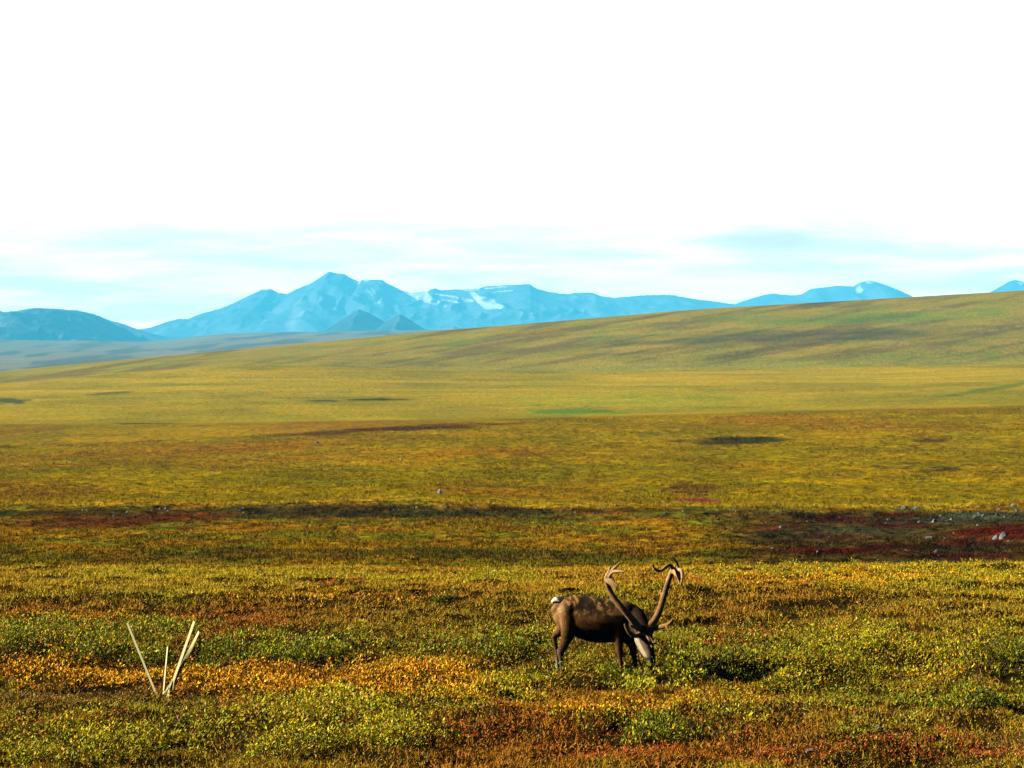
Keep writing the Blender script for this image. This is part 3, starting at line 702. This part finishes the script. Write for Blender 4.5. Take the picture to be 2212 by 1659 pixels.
stone('boulder', 1943, 1098, 10, 4, M_dark_rock, 'smallest and leftmost of three dark boulders on the yellow strip', group='dark boulders on the yellow strip', seed=4, lo=206)
stone('boulder', 1957, 1099, 17, 7, M_dark_rock, 'middle of three dark boulders on the yellow strip', group='dark boulders on the yellow strip', seed=5, lo=206)
stone('boulder', 1979, 1099, 20, 7, M_dark_rock, 'widest and rightmost of three dark boulders on the yellow strip', group='dark boulders on the yellow strip', seed=6, lo=206)
stone('boulder', 2168, 1162, 22, 11, M_grey_rock, 'large grey boulder beside the bright red heath at the right', seed=7)
stone('boulder', 2152, 1164, 16, 7, M_grey_rock, 'flatter grey boulder leaning against the large one by the red heath', seed=8)
stone('boulder', 2113, 1112, 11, 6, M_pale_rock, 'grey boulder at the left end of the stony green bank', seed=9)
stone('boulder', 2190, 1094, 14, 6, M_grey_rock, 'grey boulder on top of the stony green bank', seed=10)
stone('boulder', 2005, 1164, 22, 6, M_grey_rock, 'long low grey boulder in the middle of the dark heath', seed=11)
stone('boulder', 1985, 1130, 8, 5, M_pale_rock, 'pale boulder upper left in the dark heath', seed=12)
stone('boulder', 2018, 1128, 10, 7, M_pale_rock, 'pale boulder with a dark right side near the top of the dark heath', seed=13)
stone('boulder', 2105, 1119, 12, 6, M_dark_rock, 'blackish boulder just below the stony green bank', seed=14)
stone('boulder', 2024, 1196, 10, 6, M_pale_rock, 'pale boulder low in the dark heath', seed=15)
stone('boulder', 684, 957, 8, 4, M_dark_rock, 'dark boulder far out on the yellow field', seed=16, lo=300)
stone('boulder', 867, 995, 9, 4, M_pale_rock, 'white boulder far out in the middle of the yellow field', seed=17, lo=230)
stone('boulder', 810, 1016, 6, 3, M_pale_rock, 'smaller white boulder below the far white one', seed=18, lo=230)
stone('boulder', 984, 1087, 7, 4, M_dark_rock, 'small dark boulder at the end of the dark bank', seed=19, lo=200)
def litter(count, x0, x1, r0, r1, label, group, w=(3, 8), mats=(M_pale_rock, M_grey_rock)):
    for i in range(count):
        px = random.uniform(x0, x1); row = random.uniform(r0, r1); wd = random.uniform(*w)
        stone('stone', px, row, wd, wd * random.uniform(.4, .7), random.choice(mats), label, 'stone', group, seed=100 + i, sub=2)
litter(22, 1640, 2210, 1112, 1222, 'small grey stone among the dark red heath at the right', 'stones in the dark red heath')
litter(8, 2110, 2212, 1098, 1120, 'small pale stone on the stony green bank', 'stones on the green bank')
litter(26, 850, 1620, 1088, 1112, 'small pale stone along the dark bank behind the caribou', 'stones along the middle of the bank', (2.5, 6))
litter(16, 60, 640, 1096, 1122, 'small pale stone in the dark bank on the left', 'stones along the left bank', (2.5, 6))

# ------------------------------------------------------------------ wooden stakes
M_wood = attr_material('weathered_lath', 0.75, 0.25, 14, 0.86, 1.1, 0.2, 0.002)
WOOD = lin(214, 204, 132, .74)
def lath(px0, r0, px1, r1, D0, D1, wd, th, yaw0, yaw1, label, top='square', bury=0.12, jag=0):
    a = px_to(px0, r0, D0); b = px_to(px1, r1, D1)
    ax = (b - a); Ln = ax.length; t = ax / Ln; a = a - t * bury; Ln += bury
    root_loc = a.copy()
    bm = bmesh.new(); rings = []; n = 14
    side = Vector((1, 0, 0)); side = (side - t * side.dot(t)).normalized(); fr = t.cross(side)
    for i in range(n + 1):
        s = i / n; y = yaw0 + (yaw1 - yaw0) * s
        u = side * math.cos(y) + fr * math.sin(y); v = t.cross(u)
        c = t * (Ln * s)
        off = [(-1, -1), (1, -1), (1, 1), (-1, 1)]
        ring = []
        for (p, q) in off:
            e = c + u * (p * wd / 2) + v * (q * th / 2)
            if i == n and top == 'slant': e -= t * (0.5 * wd * (p + 1) * 0.6)
            ring.append(bm.verts.new(e))
        rings.append(ring)
    for i in range(n):
        for k in range(4):
            bm.faces.new((rings[i][k], rings[i][(k + 1) % 4], rings[i + 1][(k + 1) % 4], rings[i + 1][k]))
    bm.faces.new(rings[0][::-1]); bm.faces.new(rings[-1])
    if jag:   # splinters peeling at the foot
        r = random.Random(4)
        for i in range(jag):
            s = (bury + r.uniform(.0, .10)); u = side * math.cos(yaw0) + fr * math.sin(yaw0); v = t.cross(u)
            p0 = t * (s + .12) + u * r.uniform(-.5, .5) * wd + v * (-th / 2); dirn = (-t + u * r.uniform(-.5, .6) - v * r.uniform(.1, .35)).normalized()
            q = p0 + dirn * r.uniform(.08, .17); w2 = u * r.uniform(.005, .011)
            f = [bm.verts.new(p0 - w2 - v * .003), bm.verts.new(p0 + w2 - v * .003), bm.verts.new(q + w2 * .5), bm.verts.new(q - w2 * .5), bm.verts.new(p0 - w2 + v * .004), bm.verts.new(p0 + w2 + v * .004)]
            bm.faces.new((f[0], f[1], f[2], f[3])); bm.faces.new((f[5], f[4], f[3], f[2])); bm.faces.new((f[0], f[3], f[4])); bm.faces.new((f[1], f[5], f[2])); bm.faces.new((f[0], f[4], f[5], f[1]))
    bm.normal_update()
    bmesh.ops.recalc_face_normals(bm, faces=bm.faces)
    be = bmesh.ops.bevel(bm, geom=[e for e in bm.edges if e.calc_length() > .0], offset=0.0012, segments=1, affect='EDGES', clamp_overlap=True) if not jag else None
    me = bpy.data.meshes.new('wooden_stake'); bm.to_mesh(me); bm.free()
    c = np.tile(WOOD, (len(me.vertices), 1)); set_col(me, c)
    o = link('wooden_stake', me, M_wood, None, root_loc)
    tag(o, label, 'stake', 'wooden stakes set in a fan')
def spx(zx, zy): return (260 + zx / 6.637) * .8848, (1480 + zy / 6.637) * .8848
def S2(b, t_): return (*spx(*b), *spx(*t_))
lath(*S2((800, 1400), (342, 280)), 37.5, 37.45, .037, .010, -.55, -.55, 'pale wooden stake leaning to the left')
lath(*S2((935, 1345), (997, 655)), 37.9, 38.0, 0.03, .018, -.9, -.9, 'short upright wooden stake between the leaning ones')
lath(*S2((1000, 1450), (1425, 245)), 37.4, 37.35, .038, .011, -.50, -.62, 'longest pale wooden stake leaning right with a splintered foot', jag=5)
lath(*S2((985, 1445), (1508, 400)), 37.52, 37.75, .042, .010, 1.35, -.75, 'twisted wooden stake behind the longest one, its top catching the sun', top='slant')

# ------------------------------------------------------------------ bare twigs and a pale shard on the ground
def twig(px, row, pts, label, col=(60, 50, 36)):
    g = on_ground(px, row); k = g.y / F; segs = []
    for br in pts:
        segs.append(([np.array([a * k, random.uniform(-.04, .04), b * k + .02]) for a, b in br], np.linspace(.008, .003, len(br))))
    V, Fc = tubes_np(segs, 5)
    o = link('bare_twig', np_mesh('bare_twig', V, Fc, 4, np.tile(lin(*col, .5), (len(V), 1)), True), M_bark, None, g)
    tag(o, label, 'twig', None)
twig(1205, 1478, [[(0, 0), (-14, 12), (-30, 20), (-38, 32)], [(-14, 12), (-12, 24), (-18, 34)], [(-30, 20), (-42, 22)]], 'dark bare twig left in front of the caribou hind foot')
twig(1490, 1440, [[(0, 0), (-10, 9), (-26, 18), (-34, 30)], [(-10, 9), (-22, 10)], [(-26, 18), (-22, 28)], [(0, 0), (16, 4), (30, 2)]], 'dark bare twig just right of the caribou muzzle')
twig(880, 1503, [[(0, 0), (-8, 3), (-20, 5), (-25, 2)]], 'curved pale twig lying on the orange leaves', (190, 160, 110))
twig(2130, 1482, [[(0, 0), (-16, 12), (-30, 26)], [(0, 0), (22, -4)]], 'pale slanting twig under the tall willow at the right', (170, 150, 100))
twig(924, 1650, [[(0, 0), (-1, 12), (0, 22)]], 'thin pale upright stalk at the bottom edge', (200, 190, 160))
g = on_ground(1895, 1578)
o = link('rock_shard', rock_mesh('rock_shard', .075, .06, .09, 77), M_pale_rock, None, g); o.rotation_euler = (.2, .5, .3)
tag(o, 'pointed pale shard of rock in the grass at the lower right', 'rock')
g = on_ground(1748, 1623)
o = link('rock_slab', rock_mesh('rock_slab', .085, .06, .03, 78), M_pale_rock, None, g); o.rotation_euler = (0, -.2, .3)
tag(o, 'small flat pale slab in the grass at the bottom right', 'rock')
# ------------------------------------------------------------------ the caribou
D0C = 39.4
def cz(zx, zy, d=0.0):
    return px_to((1300 + zx / 5.026) * .8848, (1330 + zy / 5.026) * .8848, D0C + d)
ZP = 1 / 904.0
def catmull(P, m=4):
    P = np.asarray(P, float); outp = []
    for i in range(len(P) - 1):
        p0 = P[max(i - 1, 0)]; p1 = P[i]; p2 = P[i + 1]; p3 = P[min(i + 2, len(P) - 1)]
        for j in range(m):
            t = j / m
            outp.append(0.5 * (2 * p1 + (p2 - p0) * t + (2 * p0 - 5 * p1 + 4 * p2 - p3) * t * t + (3 * p1 - p0 - 3 * p2 + p3) * t ** 3))
    outp.append(P[-1]); return np.array(outp)
def tube_bm(bm, st, org, sides=16, m=4):
    """closed limb through stations (zx, zy, depth m, half width px in the side view, half width m in depth)"""
    st = catmull(st, m); pts = [cz(s[0], s[1], s[2]) - org for s in st]
    rings = []
    for i, p in enumerate(pts):
        t = (pts[min(i + 1, len(pts) - 1)] - pts[max(i - 1, 0)]).normalized()
        u = t.cross(Vector((0, 1, 0)))
        u = u.normalized() if u.length > 0.15 else Vector((1, 0, 0)); v = u.cross(t).normalized()
        rw = max(st[i][3] * ZP, .004); rd = max(st[i][4], .004)
        rings.append([bm.verts.new(p + u * (math.cos(2 * math.pi * k / sides) * rw) + v * (math.sin(2 * math.pi * k / sides) * rd)) for k in range(sides)])
    for a, b in zip(rings, rings[1:]):
        for k in range(sides): bm.faces.new((a[k], a[(k + 1) % sides], b[(k + 1) % sides], b[k]))
    for e, (r, sgn) in enumerate(((rings[0], -1), (rings[-1], 1))):
        i = 0 if e == 0 else len(pts) - 1
        t = (pts[min(i + 1, len(pts) - 1)] - pts[max(i - 1, 0)]).normalized() * sgn
        rad = min(st[i][3] * ZP, st[i][4])
        mid_ = []
        for k in range(sides): mid_.append(bm.verts.new(pts[i] + (r[k].co - pts[i]) * 0.7 + t * rad * 0.55))
        cp = bm.verts.new(pts[i] + t * rad * 0.8)
        for k in range(sides):
            q = (r[k], mid_[k], mid_[(k + 1) % sides], r[(k + 1) % sides]); bm.faces.new(q if sgn < 0 else q)
            bm.faces.new((mid_[k], cp, mid_[(k + 1) % sides]))
    bmesh.ops.recalc_face_normals(bm, faces=bm.faces)
def remeshed(name, parts, org, voxel, smooth):
    bm = bmesh.new()
    for st in parts: tube_bm(bm, st, org)
    me = bpy.data.meshes.new(name + '_raw'); bm.to_mesh(me); bm.free()
    tmp = bpy.data.objects.new('tmp', me); C.objects.link(tmp)
    r = tmp.modifiers.new('r', 'REMESH'); r.mode = 'VOXEL'; r.voxel_size = voxel; r.use_smooth_shade = True
    s_ = tmp.modifiers.new('s', 'SMOOTH'); s_.factor = 0.5; s_.iterations = smooth
    dg = bpy.context.evaluated_depsgraph_get()
    outm = bpy.data.meshes.new_from_object(tmp.evaluated_get(dg)); outm.name = name
    bpy.data.objects.remove(tmp); bpy.data.meshes.remove(me)
    outm.polygons.foreach_set('use_smooth', np.ones(len(outm.polygons), dtype=bool))
    return outm
def torso(st): return [(x, (a + b) / 2, d, (b - a) / 2, rd) for x, a, b, rd, d in st]
def verts_np(me):
    a = np.empty(len(me.vertices) * 3, np.float32); me.vertices.foreach_get('co', a); return a.reshape(-1, 3).astype(float)
def to_zoom(co, org):
    w = co + np.array(org)[None, :]
    px = w[:, 0] / w[:, 1] * F + 1106; row = HOR - (w[:, 2] - CH) / w[:, 1] * F
    return (px / .8848 - 1300) * 5.026, (row / .8848 - 1330) * 5.026, w[:, 1] - D0C

def caribou():
    org = cz(720, 1590, 0); org.z = float(zxy(org.x, org.y))
    root = empty('caribou', org)
    tag(root, 'dark brown bull caribou in velvet antlers grazing with its head down', 'caribou')
    gz = lambda zx, d: 1590 + (-d) * 100
    body_parts = [
        torso([(300, 700, 880, .10, .03), (335, 652, 960, .16, .03), (430, 617, 1050, .215, .02), (540, 608, 1095, .235, .0), (650, 622, 1160, .255, -.02), (760, 642, 1192, .265, -.04),
               (870, 662, 1203, .265, -.06), (980, 678, 1196, .25, -.08), (1080, 690, 1190, .225, -.10), (1160, 702, 1180, .20, -.12), (1225, 760, 1150, .16, -.14), (1262, 840, 1090, .11, -.15)]),
        [(1130, 890, -.10, 195, .17), (1215, 905, -.14, 172, .15), (1285, 950, -.25, 138, .125), (1335, 1015, -.34, 112, .11), (1372, 1080, -.41, 95, .10)],          # neck
        [(1345, 1050, -.39, 92, .10), (1375, 1130, -.43, 100, .105), (1402, 1220, -.49, 88, .095), (1430, 1310, -.54, 66, .075), (1455, 1390, -.57, 55, .066), (1468, 1440, -.58, 46, .055)],  # head
        [(1312, 1120, -.41, 68, .07), (1340, 1220, -.46, 66, .06), (1392, 1330, -.52, 48, .05), (1432, 1410, -.55, 36, .045)],   # jaw
        # hind leg nearer the viewer
        [(450, 780, -.10, 135, .12), (455, 920, -.12, 118, .115), (445, 1050, -.14, 98, .09), (420, 1150, -.15, 72, .065), (375, 1250, -.15, 54, .045), (345, 1315, -.15, 47, .036), (348, 1395, -.15, 29, .027), (357, 1480, -.15, 24, .025), (366, 1545, -.15, 27, .028), (378, gz(0, -.15) - 15, -.15, 26, .03)],
        # far hind leg, hock bent
        [(420, 860, .12, 120, .11), (390, 980, .15, 96, .085), (325, 1075, .17, 60, .055), (272, 1120, .18, 36, .036), (277, 1210, .18, 33, .03), (297, 1310, .18, 26, .025), (305, 1410, .18, 23, .024), (309, 1490, .18, 26, .026), (316, gz(0, .18) - 12, .18, 25, .028)],
        # nearer foreleg
        [(1085, 960, -.22, 118, .09), (1062, 1100, -.24, 80, .075), (1062, 1210, -.25, 52, .05), (1068, 1300, -.25, 43, .04), (1077, 1390, -.25, 30, .028), (1085, 1480, -.25, 27, .026), (1087, 1550, -.25, 29, .028), (1094, gz(0, -.25) - 15, -.25, 27, .03)],
        # far foreleg, set a little forward
        [(1165, 1060, .02, 105, .09), (1215, 1190, .03, 64, .06), (1240, 1310, .03, 46, .042), (1252, 1400, .03, 32, .03), (1260, 1480, .03, 28, .027), (1262, 1540, .03, 29, .028), (1270, gz(0, .03) - 12, .03, 27, .03)],
        [(1120, 1080, -.08, 90, .12), (1190, 1170, -.07, 70, .10)],   # brisket
    ]
    me = remeshed('body', body_parts, org, 0.011, 8)
    co = verts_np(me); zx, zy, dd = to_zoom(co, org)
    n = len(co)
    nA = fbm(zx / 90 + dd * 5, zy / 90 + dd * 7, 201, 5, .62); nB = fbm(zx / 34 + dd * 9, zy / 34 + dd * 14, 202, 4, .6)
    def fur(zx, zy, nA, nB):
        m_ = len(zx); col = np.tile(np.array([.125, .053, .013]), (m_, 1))
        def put(c, w):
            nonlocal col
            col = col * (1 - w[:, None]) + np.asarray(c)[None, :] * w[:, None]
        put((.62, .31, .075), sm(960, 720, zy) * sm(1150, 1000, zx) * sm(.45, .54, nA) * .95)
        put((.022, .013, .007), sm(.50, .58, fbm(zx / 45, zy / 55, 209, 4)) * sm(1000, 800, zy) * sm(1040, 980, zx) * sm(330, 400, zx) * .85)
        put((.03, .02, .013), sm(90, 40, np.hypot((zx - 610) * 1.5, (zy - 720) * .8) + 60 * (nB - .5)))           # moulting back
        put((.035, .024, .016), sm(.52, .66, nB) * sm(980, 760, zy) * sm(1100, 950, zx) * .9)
        put((.30, .15, .048), sm(470, 330, zx) * sm(1150, 950, zy) * .9)                          # grey brown rump
        put((.42, .27, .11), sm(60, 20, np.hypot(zx - 355, (zy - 790))) * .8)
        put((.024, .016, .011), sm(920, 1060, zy + 60 * (nA - .5)) * sm(480, 620, zx) * sm(1040, 960, zx) * .8)   # dark brown belly and lower flank, blackened further to paint in their shade
        put((.28, .13, .042), sm(980, 1030, zx) * sm(1150, 1080, zx) * sm(760, 860, zy) * sm(1200, 1100, zy) * .8)
        put((.05, .031, .016), sm(1120, 1230, zx) * sm(1150, 1000, zy))                          # neck
        leg = sm(1150, 1230, zy) * sm(1290, 1270, zx)
        put((.11, .05, .016), leg)
        put((.15, .09, .045), leg * sm(360, 330, zx) * sm(1250, 1300, zy) * .8)
        put((.30, .23, .14), sm(1380, 1430, zy) * sm(330, 320, zx) * sm(1530, 1490, zy))
        head = sm(1275, 1290, zx + .02 * zy - 25) * sm(1080, 1120, zy)
        put((.026, .019, .014), head)
        cheek = sm(44, 16, np.abs((zx - 1264) - (zy - 1140) * 0.50)) * sm(1110, 1150, zy) * sm(1400, 1350, zy) * sm(1215, 1235, zx)
        put((.44, .34, .20), cheek)
        put((.20, .13, .07), sm(60, 10, np.abs((zx - 1335) - (zy - 1140) * 0.42)) * sm(1130, 1180, zy) * sm(1400, 1340, zy) * .7 * (1 - cheek))
        put((.36, .31, .23), sm(16, 8, np.hypot(zx - 1428, (zy - 1432) * .7)))                       # pale lip
        return col * (0.75 + 0.5 * nB)[:, None]
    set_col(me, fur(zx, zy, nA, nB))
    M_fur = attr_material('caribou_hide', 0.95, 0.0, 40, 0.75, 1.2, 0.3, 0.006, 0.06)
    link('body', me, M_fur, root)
    # coat of hair lying back along the body
    me.calc_loop_triangles(); nt_ = len(me.loop_triangles)
    tri = np.empty(nt_ * 3, np.int32); me.loop_triangles.foreach_get('vertices', tri); tri = tri.reshape(-1, 3)
    a, b, c = co[tri[:, 0]], co[tri[:, 1]], co[tri[:, 2]]
    nr = np.cross(b - a, c - a); ar = np.linalg.norm(nr, axis=1); nr = nr / (ar[:, None] + 1e-12)
    m = 46000; idx = rng.choice(nt_, m, p=ar / ar.sum())
    r1 = np.sqrt(rng.random(m))[:, None]; r2 = rng.random(m)[:, None]
    P = a[idx] * (1 - r1) + b[idx] * r1 * (1 - r2) + c[idx] * r1 * r2; nn = nr[idx]
    flow = np.tile(np.array([-0.75, 0, -0.65]), (m, 1))
    pzx, pzy, pd = to_zoom(P, org)
    hd = (pzx > 1240) & (pzy > 1050); flow[hd] = np.array([-0.2, 0, 0.9])
    lg = (pzy > 1150) & (pzx < 1280); flow[lg] = np.array([0, 0, -1.0])
    flow += rng.normal(0, .25, (m, 3)); flow -= nn * (flow * nn).sum(1)[:, None]
    d = unit(unit(flow) + nn * 0.38)
    mane = sm(1100, 1200, pzx) * sm(950, 1100, pzy) * sm(1260, 1180, pzy)
    Lh = rng.uniform(.014, .030, m) * (1 + 1.2 * mane); Lh[hd | lg] *= 0.55; Lh[hd] *= 0.6
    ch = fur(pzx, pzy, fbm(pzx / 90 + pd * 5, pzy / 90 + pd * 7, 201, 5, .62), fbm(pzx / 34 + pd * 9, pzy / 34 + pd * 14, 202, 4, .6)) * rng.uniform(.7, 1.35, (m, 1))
    s = unit(np.cross(d, nn)); wd = .0028
    tip = P + d * Lh[:, None]
    hm = np_mesh('coat', np.stack([P - s * wd, P + s * wd, tip], 1).reshape(-1, 3), np.arange(m * 3).reshape(-1, 3), 3, np.repeat(np.clip(ch, 0, .9), 3, 0))
    link('coat', hm, attr_material('caribou_hair', 0.9, 0.03, sheen=0.05), root)

    def part(name, parts, voxel, smooth, colf, mat, label=None):
        if name in ('antler', 'ear'): parts = [[(a_, b_, c_ - .12, e_, f_) for a_, b_, c_, e_, f_ in st_] for st_ in parts]
        pm = remeshed(name, parts, org, voxel, smooth)
        pc = verts_np(pm); x_, y_, d_ = to_zoom(pc, org)
        set_col(pm, colf(x_, y_, d_)); o = link(name, pm, mat, root)
        if label: o['label'] = label
        return o
    M_velvet = attr_material('antler_velvet', 0.85, 0.15, 30, 0.7, 1.25, 0.4, 0.005, 0.3)
    velv = lambda x_, y_, d_: np.tile(np.array([.22, .108, .030]), (len(x_), 1)) * (0.7 + 0.6 * fbm(x_ / 22, y_ / 22, 211, 3))[:, None] + np.array([.36, .26, .11])[None, :] * (sm(500, 400, y_) * sm(230, 300, y_) * .5)[:, None]
    fl = .020
    L_parts = [
        [(1312, 1050, -.31, 54, .05), (1230, 925, -.41, 45, .042), (1112, 790, -.45, 40, .038), (1012, 672, -.44, 38, .036), (948, 562, -.43, 35, .034), (918, 465, -.46, 32, .03), (912, 395, -.50, 33, .026)],
        [(910, 415, -.50, 44, fl), (960, 452, -.54, 42, fl), (1005, 500, -.58, 30, fl), (1034, 545, -.61, 14, .014)],
        [(985, 470, -.56, 24, fl), (1030, 490, -.59, 18, .016), (1046, 505, -.61, 12, .012)],
        [(915, 385, -.51, 30, .022), (938, 325, -.54, 19, .017), (958, 262, -.57, 11, .011)],
        [(930, 370, -.52, 25, .02), (1000, 288, -.58, 17, .016), (1074, 222, -.63, 12, .012)],
        [(940, 390, -.53, 24, .02), (985, 338, -.57, 18, .017), (1045, 325, -.62, 17, .015), (1124, 332, -.66, 14, .013)],
        [(1335, 1090, -.34, 34, .034), (1272, 1118, -.46, 30, .028), (1208, 1095, -.53, 28, .024), (1163, 1040, -.57, 22, .018), (1130, 978, -.58, 13, .012)],
        [(1325, 1045, -.34, 28, .028), (1262, 1020, -.46, 21, .02), (1200, 988, -.53, 13, .013)],
    ]
    R_parts = [
        [(1400, 1045, -.29, 56, .05), (1482, 955, -.24, 47, .042), (1545, 840, -.14, 42, .038), (1592, 700, -.05, 39, .036), (1637, 550, -.03, 37, .034), (1682, 410, -.10, 35, .03), (1718, 320, -.20, 36, .026)],
        [(1600, 640, -.04, 20, .02), (1562, 578, .03, 13, .014)],
        [(1712, 315, -.20, 38, fl), (1768, 335, -.25, 45, fl), (1800, 400, -.29, 31, fl), (1812, 480, -.32, 14, .014)],
        [(1725, 300, -.20, 28, .022), (1685, 250, -.24, 23, .02), (1632, 275, -.29, 21, .019), (1570, 320, -.34, 20, .018), (1508, 303, -.38, 17, .016), (1470, 244, -.41, 13, .013)],
        [(1765, 315, -.24, 25, .02), (1788, 262, -.28, 18, .016), (1752, 195, -.33, 15, .014), (1712, 145, -.37, 11, .011)],
        [(1780, 300, -.25, 26, .02), (1826, 318, -.33, 20, .018), (1838, 400, -.39, 18, .017), (1820, 500, -.43, 13, .013)],
        [(1400, 1050, -.32, 38, .036), (1530, 1018, -.43, 33, .03), (1645, 988, -.53, 28, .024), (1700, 945, -.58, 21, .019), (1722, 910, -.60, 13, .013)],
        [(1650, 990, -.53, 22, .02), (1655, 1030, -.57, 15, .015), (1690, 1050, -.59, 14, .014), (1736, 1018, -.60, 11, .011)],
        [(1395, 1100, -.36, 25, .026), (1438, 1195, -.50, 16, .016), (1468, 1262, -.58, 8, .008)],
        [(1420, 1095, -.36, 22, .022), (1478, 1205, -.50, 16, .015), (1508, 1195, -.54, 13, .013), (1514, 1152, -.55, 10, .010)],
    ]
    part('antler', L_parts, 0.0065, 5, velv, M_velvet)
    part('antler', R_parts, 0.0065, 5, velv, M_velvet)
    part('tail', [[(372, 690, .03, 46, .05), (318, 676, .03, 44, .045), (276, 682, .03, 34, .034), (252, 700, .03, 24, .024), (244, 720, .03, 10, .012)]], .008, 4,
         lambda x_, y_, d_: np.tile(np.array([.80, .70, .48]), (len(x_), 1)) * (1 - .93 * sm(285, 325, x_ + (668 - y_) * .8))[:, None], M_fur, 'white tail')
    earc = lambda x_, y_, d_: np.tile(np.array([.26, .17, .09]), (len(x_), 1))
    part('ear', [[(1400, 1125, -.28, 20, .018), (1432, 1098, -.26, 34, .016), (1462, 1075, -.24, 28, .014), (1488, 1052, -.23, 8, .008)]], .006, 3, earc, M_fur)
    part('ear', [[(1300, 1105, -.24, 20, .018), (1262, 1090, -.20, 34, .016), (1225, 1078, -.18, 26, .014), (1200, 1066, -.16, 8, .008)]], .006, 3, earc, M_fur)
    M_eye, t, b = new_mat('eye'); b.inputs['Base Color'].default_value = (.012, .009, .007, 1); b.inputs['Roughness'].default_value = .15
    for p in ((1330, 1172, -.515), (1462, 1172, -.48)):
        bm = bmesh.new(); bmesh.ops.create_uvsphere(bm, u_segments=14, v_segments=10, radius=.017)
        bmesh.ops.translate(bm, vec=cz(*p) - org, verts=bm.verts)
        e = bpy.data.meshes.new('eye'); bm.to_mesh(e); bm.free(); link('eye', e, M_eye, root)
    M_hoof, t, b = new_mat('hoof_horn'); b.inputs['Base Color'].default_value = (.03, .026, .022, 1); b.inputs['Roughness'].default_value = .5
    for zx_, d_ in ((380, -.15), (318, .18), (1096, -.25), (1272, .03)):
        bm = bmesh.new()
        p = cz(zx_, gz(0, d_), d_); p.z = float(zxy(p.x, p.y)) + .002; p -= org
        for sgn in (-1, 1):   # cloven: two toes
            ring = [(-.03, .028), (.045, .020), (.062, .006), (.045, -.004), (-.03, -.004)]
            lo_ = [bm.verts.new(p + Vector((x_, sgn * (.006 + .012) + sgn * (y_ - .012), 0))) for x_, y_ in ring]
            hi_ = [bm.verts.new(p + Vector((x_ * .62 - .004, sgn * .018 + sgn * (y_ - .012) * .75, .055 if x_ < .05 else .02))) for x_, y_ in ring]
            for k in range(5): bm.faces.new((lo_[k], lo_[(k + 1) % 5], hi_[(k + 1) % 5], hi_[k]))
            bm.faces.new(lo_); bm.faces.new(hi_)
        bmesh.ops.recalc_face_normals(bm, faces=bm.faces)
        h = bpy.data.meshes.new('hoof'); bm.to_mesh(h); bm.free(); link('hoof', h, M_hoof, root)
caribou()
# ------------------------------------------------------------------ air
def haze():
    bm = bmesh.new(); bmesh.ops.create_cube(bm, size=1.0)
    for v in bm.verts:
        v.co = Vector((v.co.x * 84000, 29600 + v.co.y * 59600, 265 + v.co.z * 950))
    me = bpy.data.meshes.new('haze'); bm.to_mesh(me); bm.free()
    m = bpy.data.materials.new('haze'); m.use_nodes = True; t = m.node_tree
    for n in list(t.nodes): t.nodes.remove(n)
    v = t.nodes.new('ShaderNodeVolumePrincipled'); o = t.nodes.new('ShaderNodeOutputMaterial')
    v.inputs['Color'].default_value = (0.10, 0.685, 1.0, 1); v.inputs['Density'].default_value = 1 / 21500
    t.links.new(v.outputs[0], o.inputs['Volume'])
    tag(link('haze', me, m), 'pale blue haze filling the valley', None, None, 'stuff')
haze()
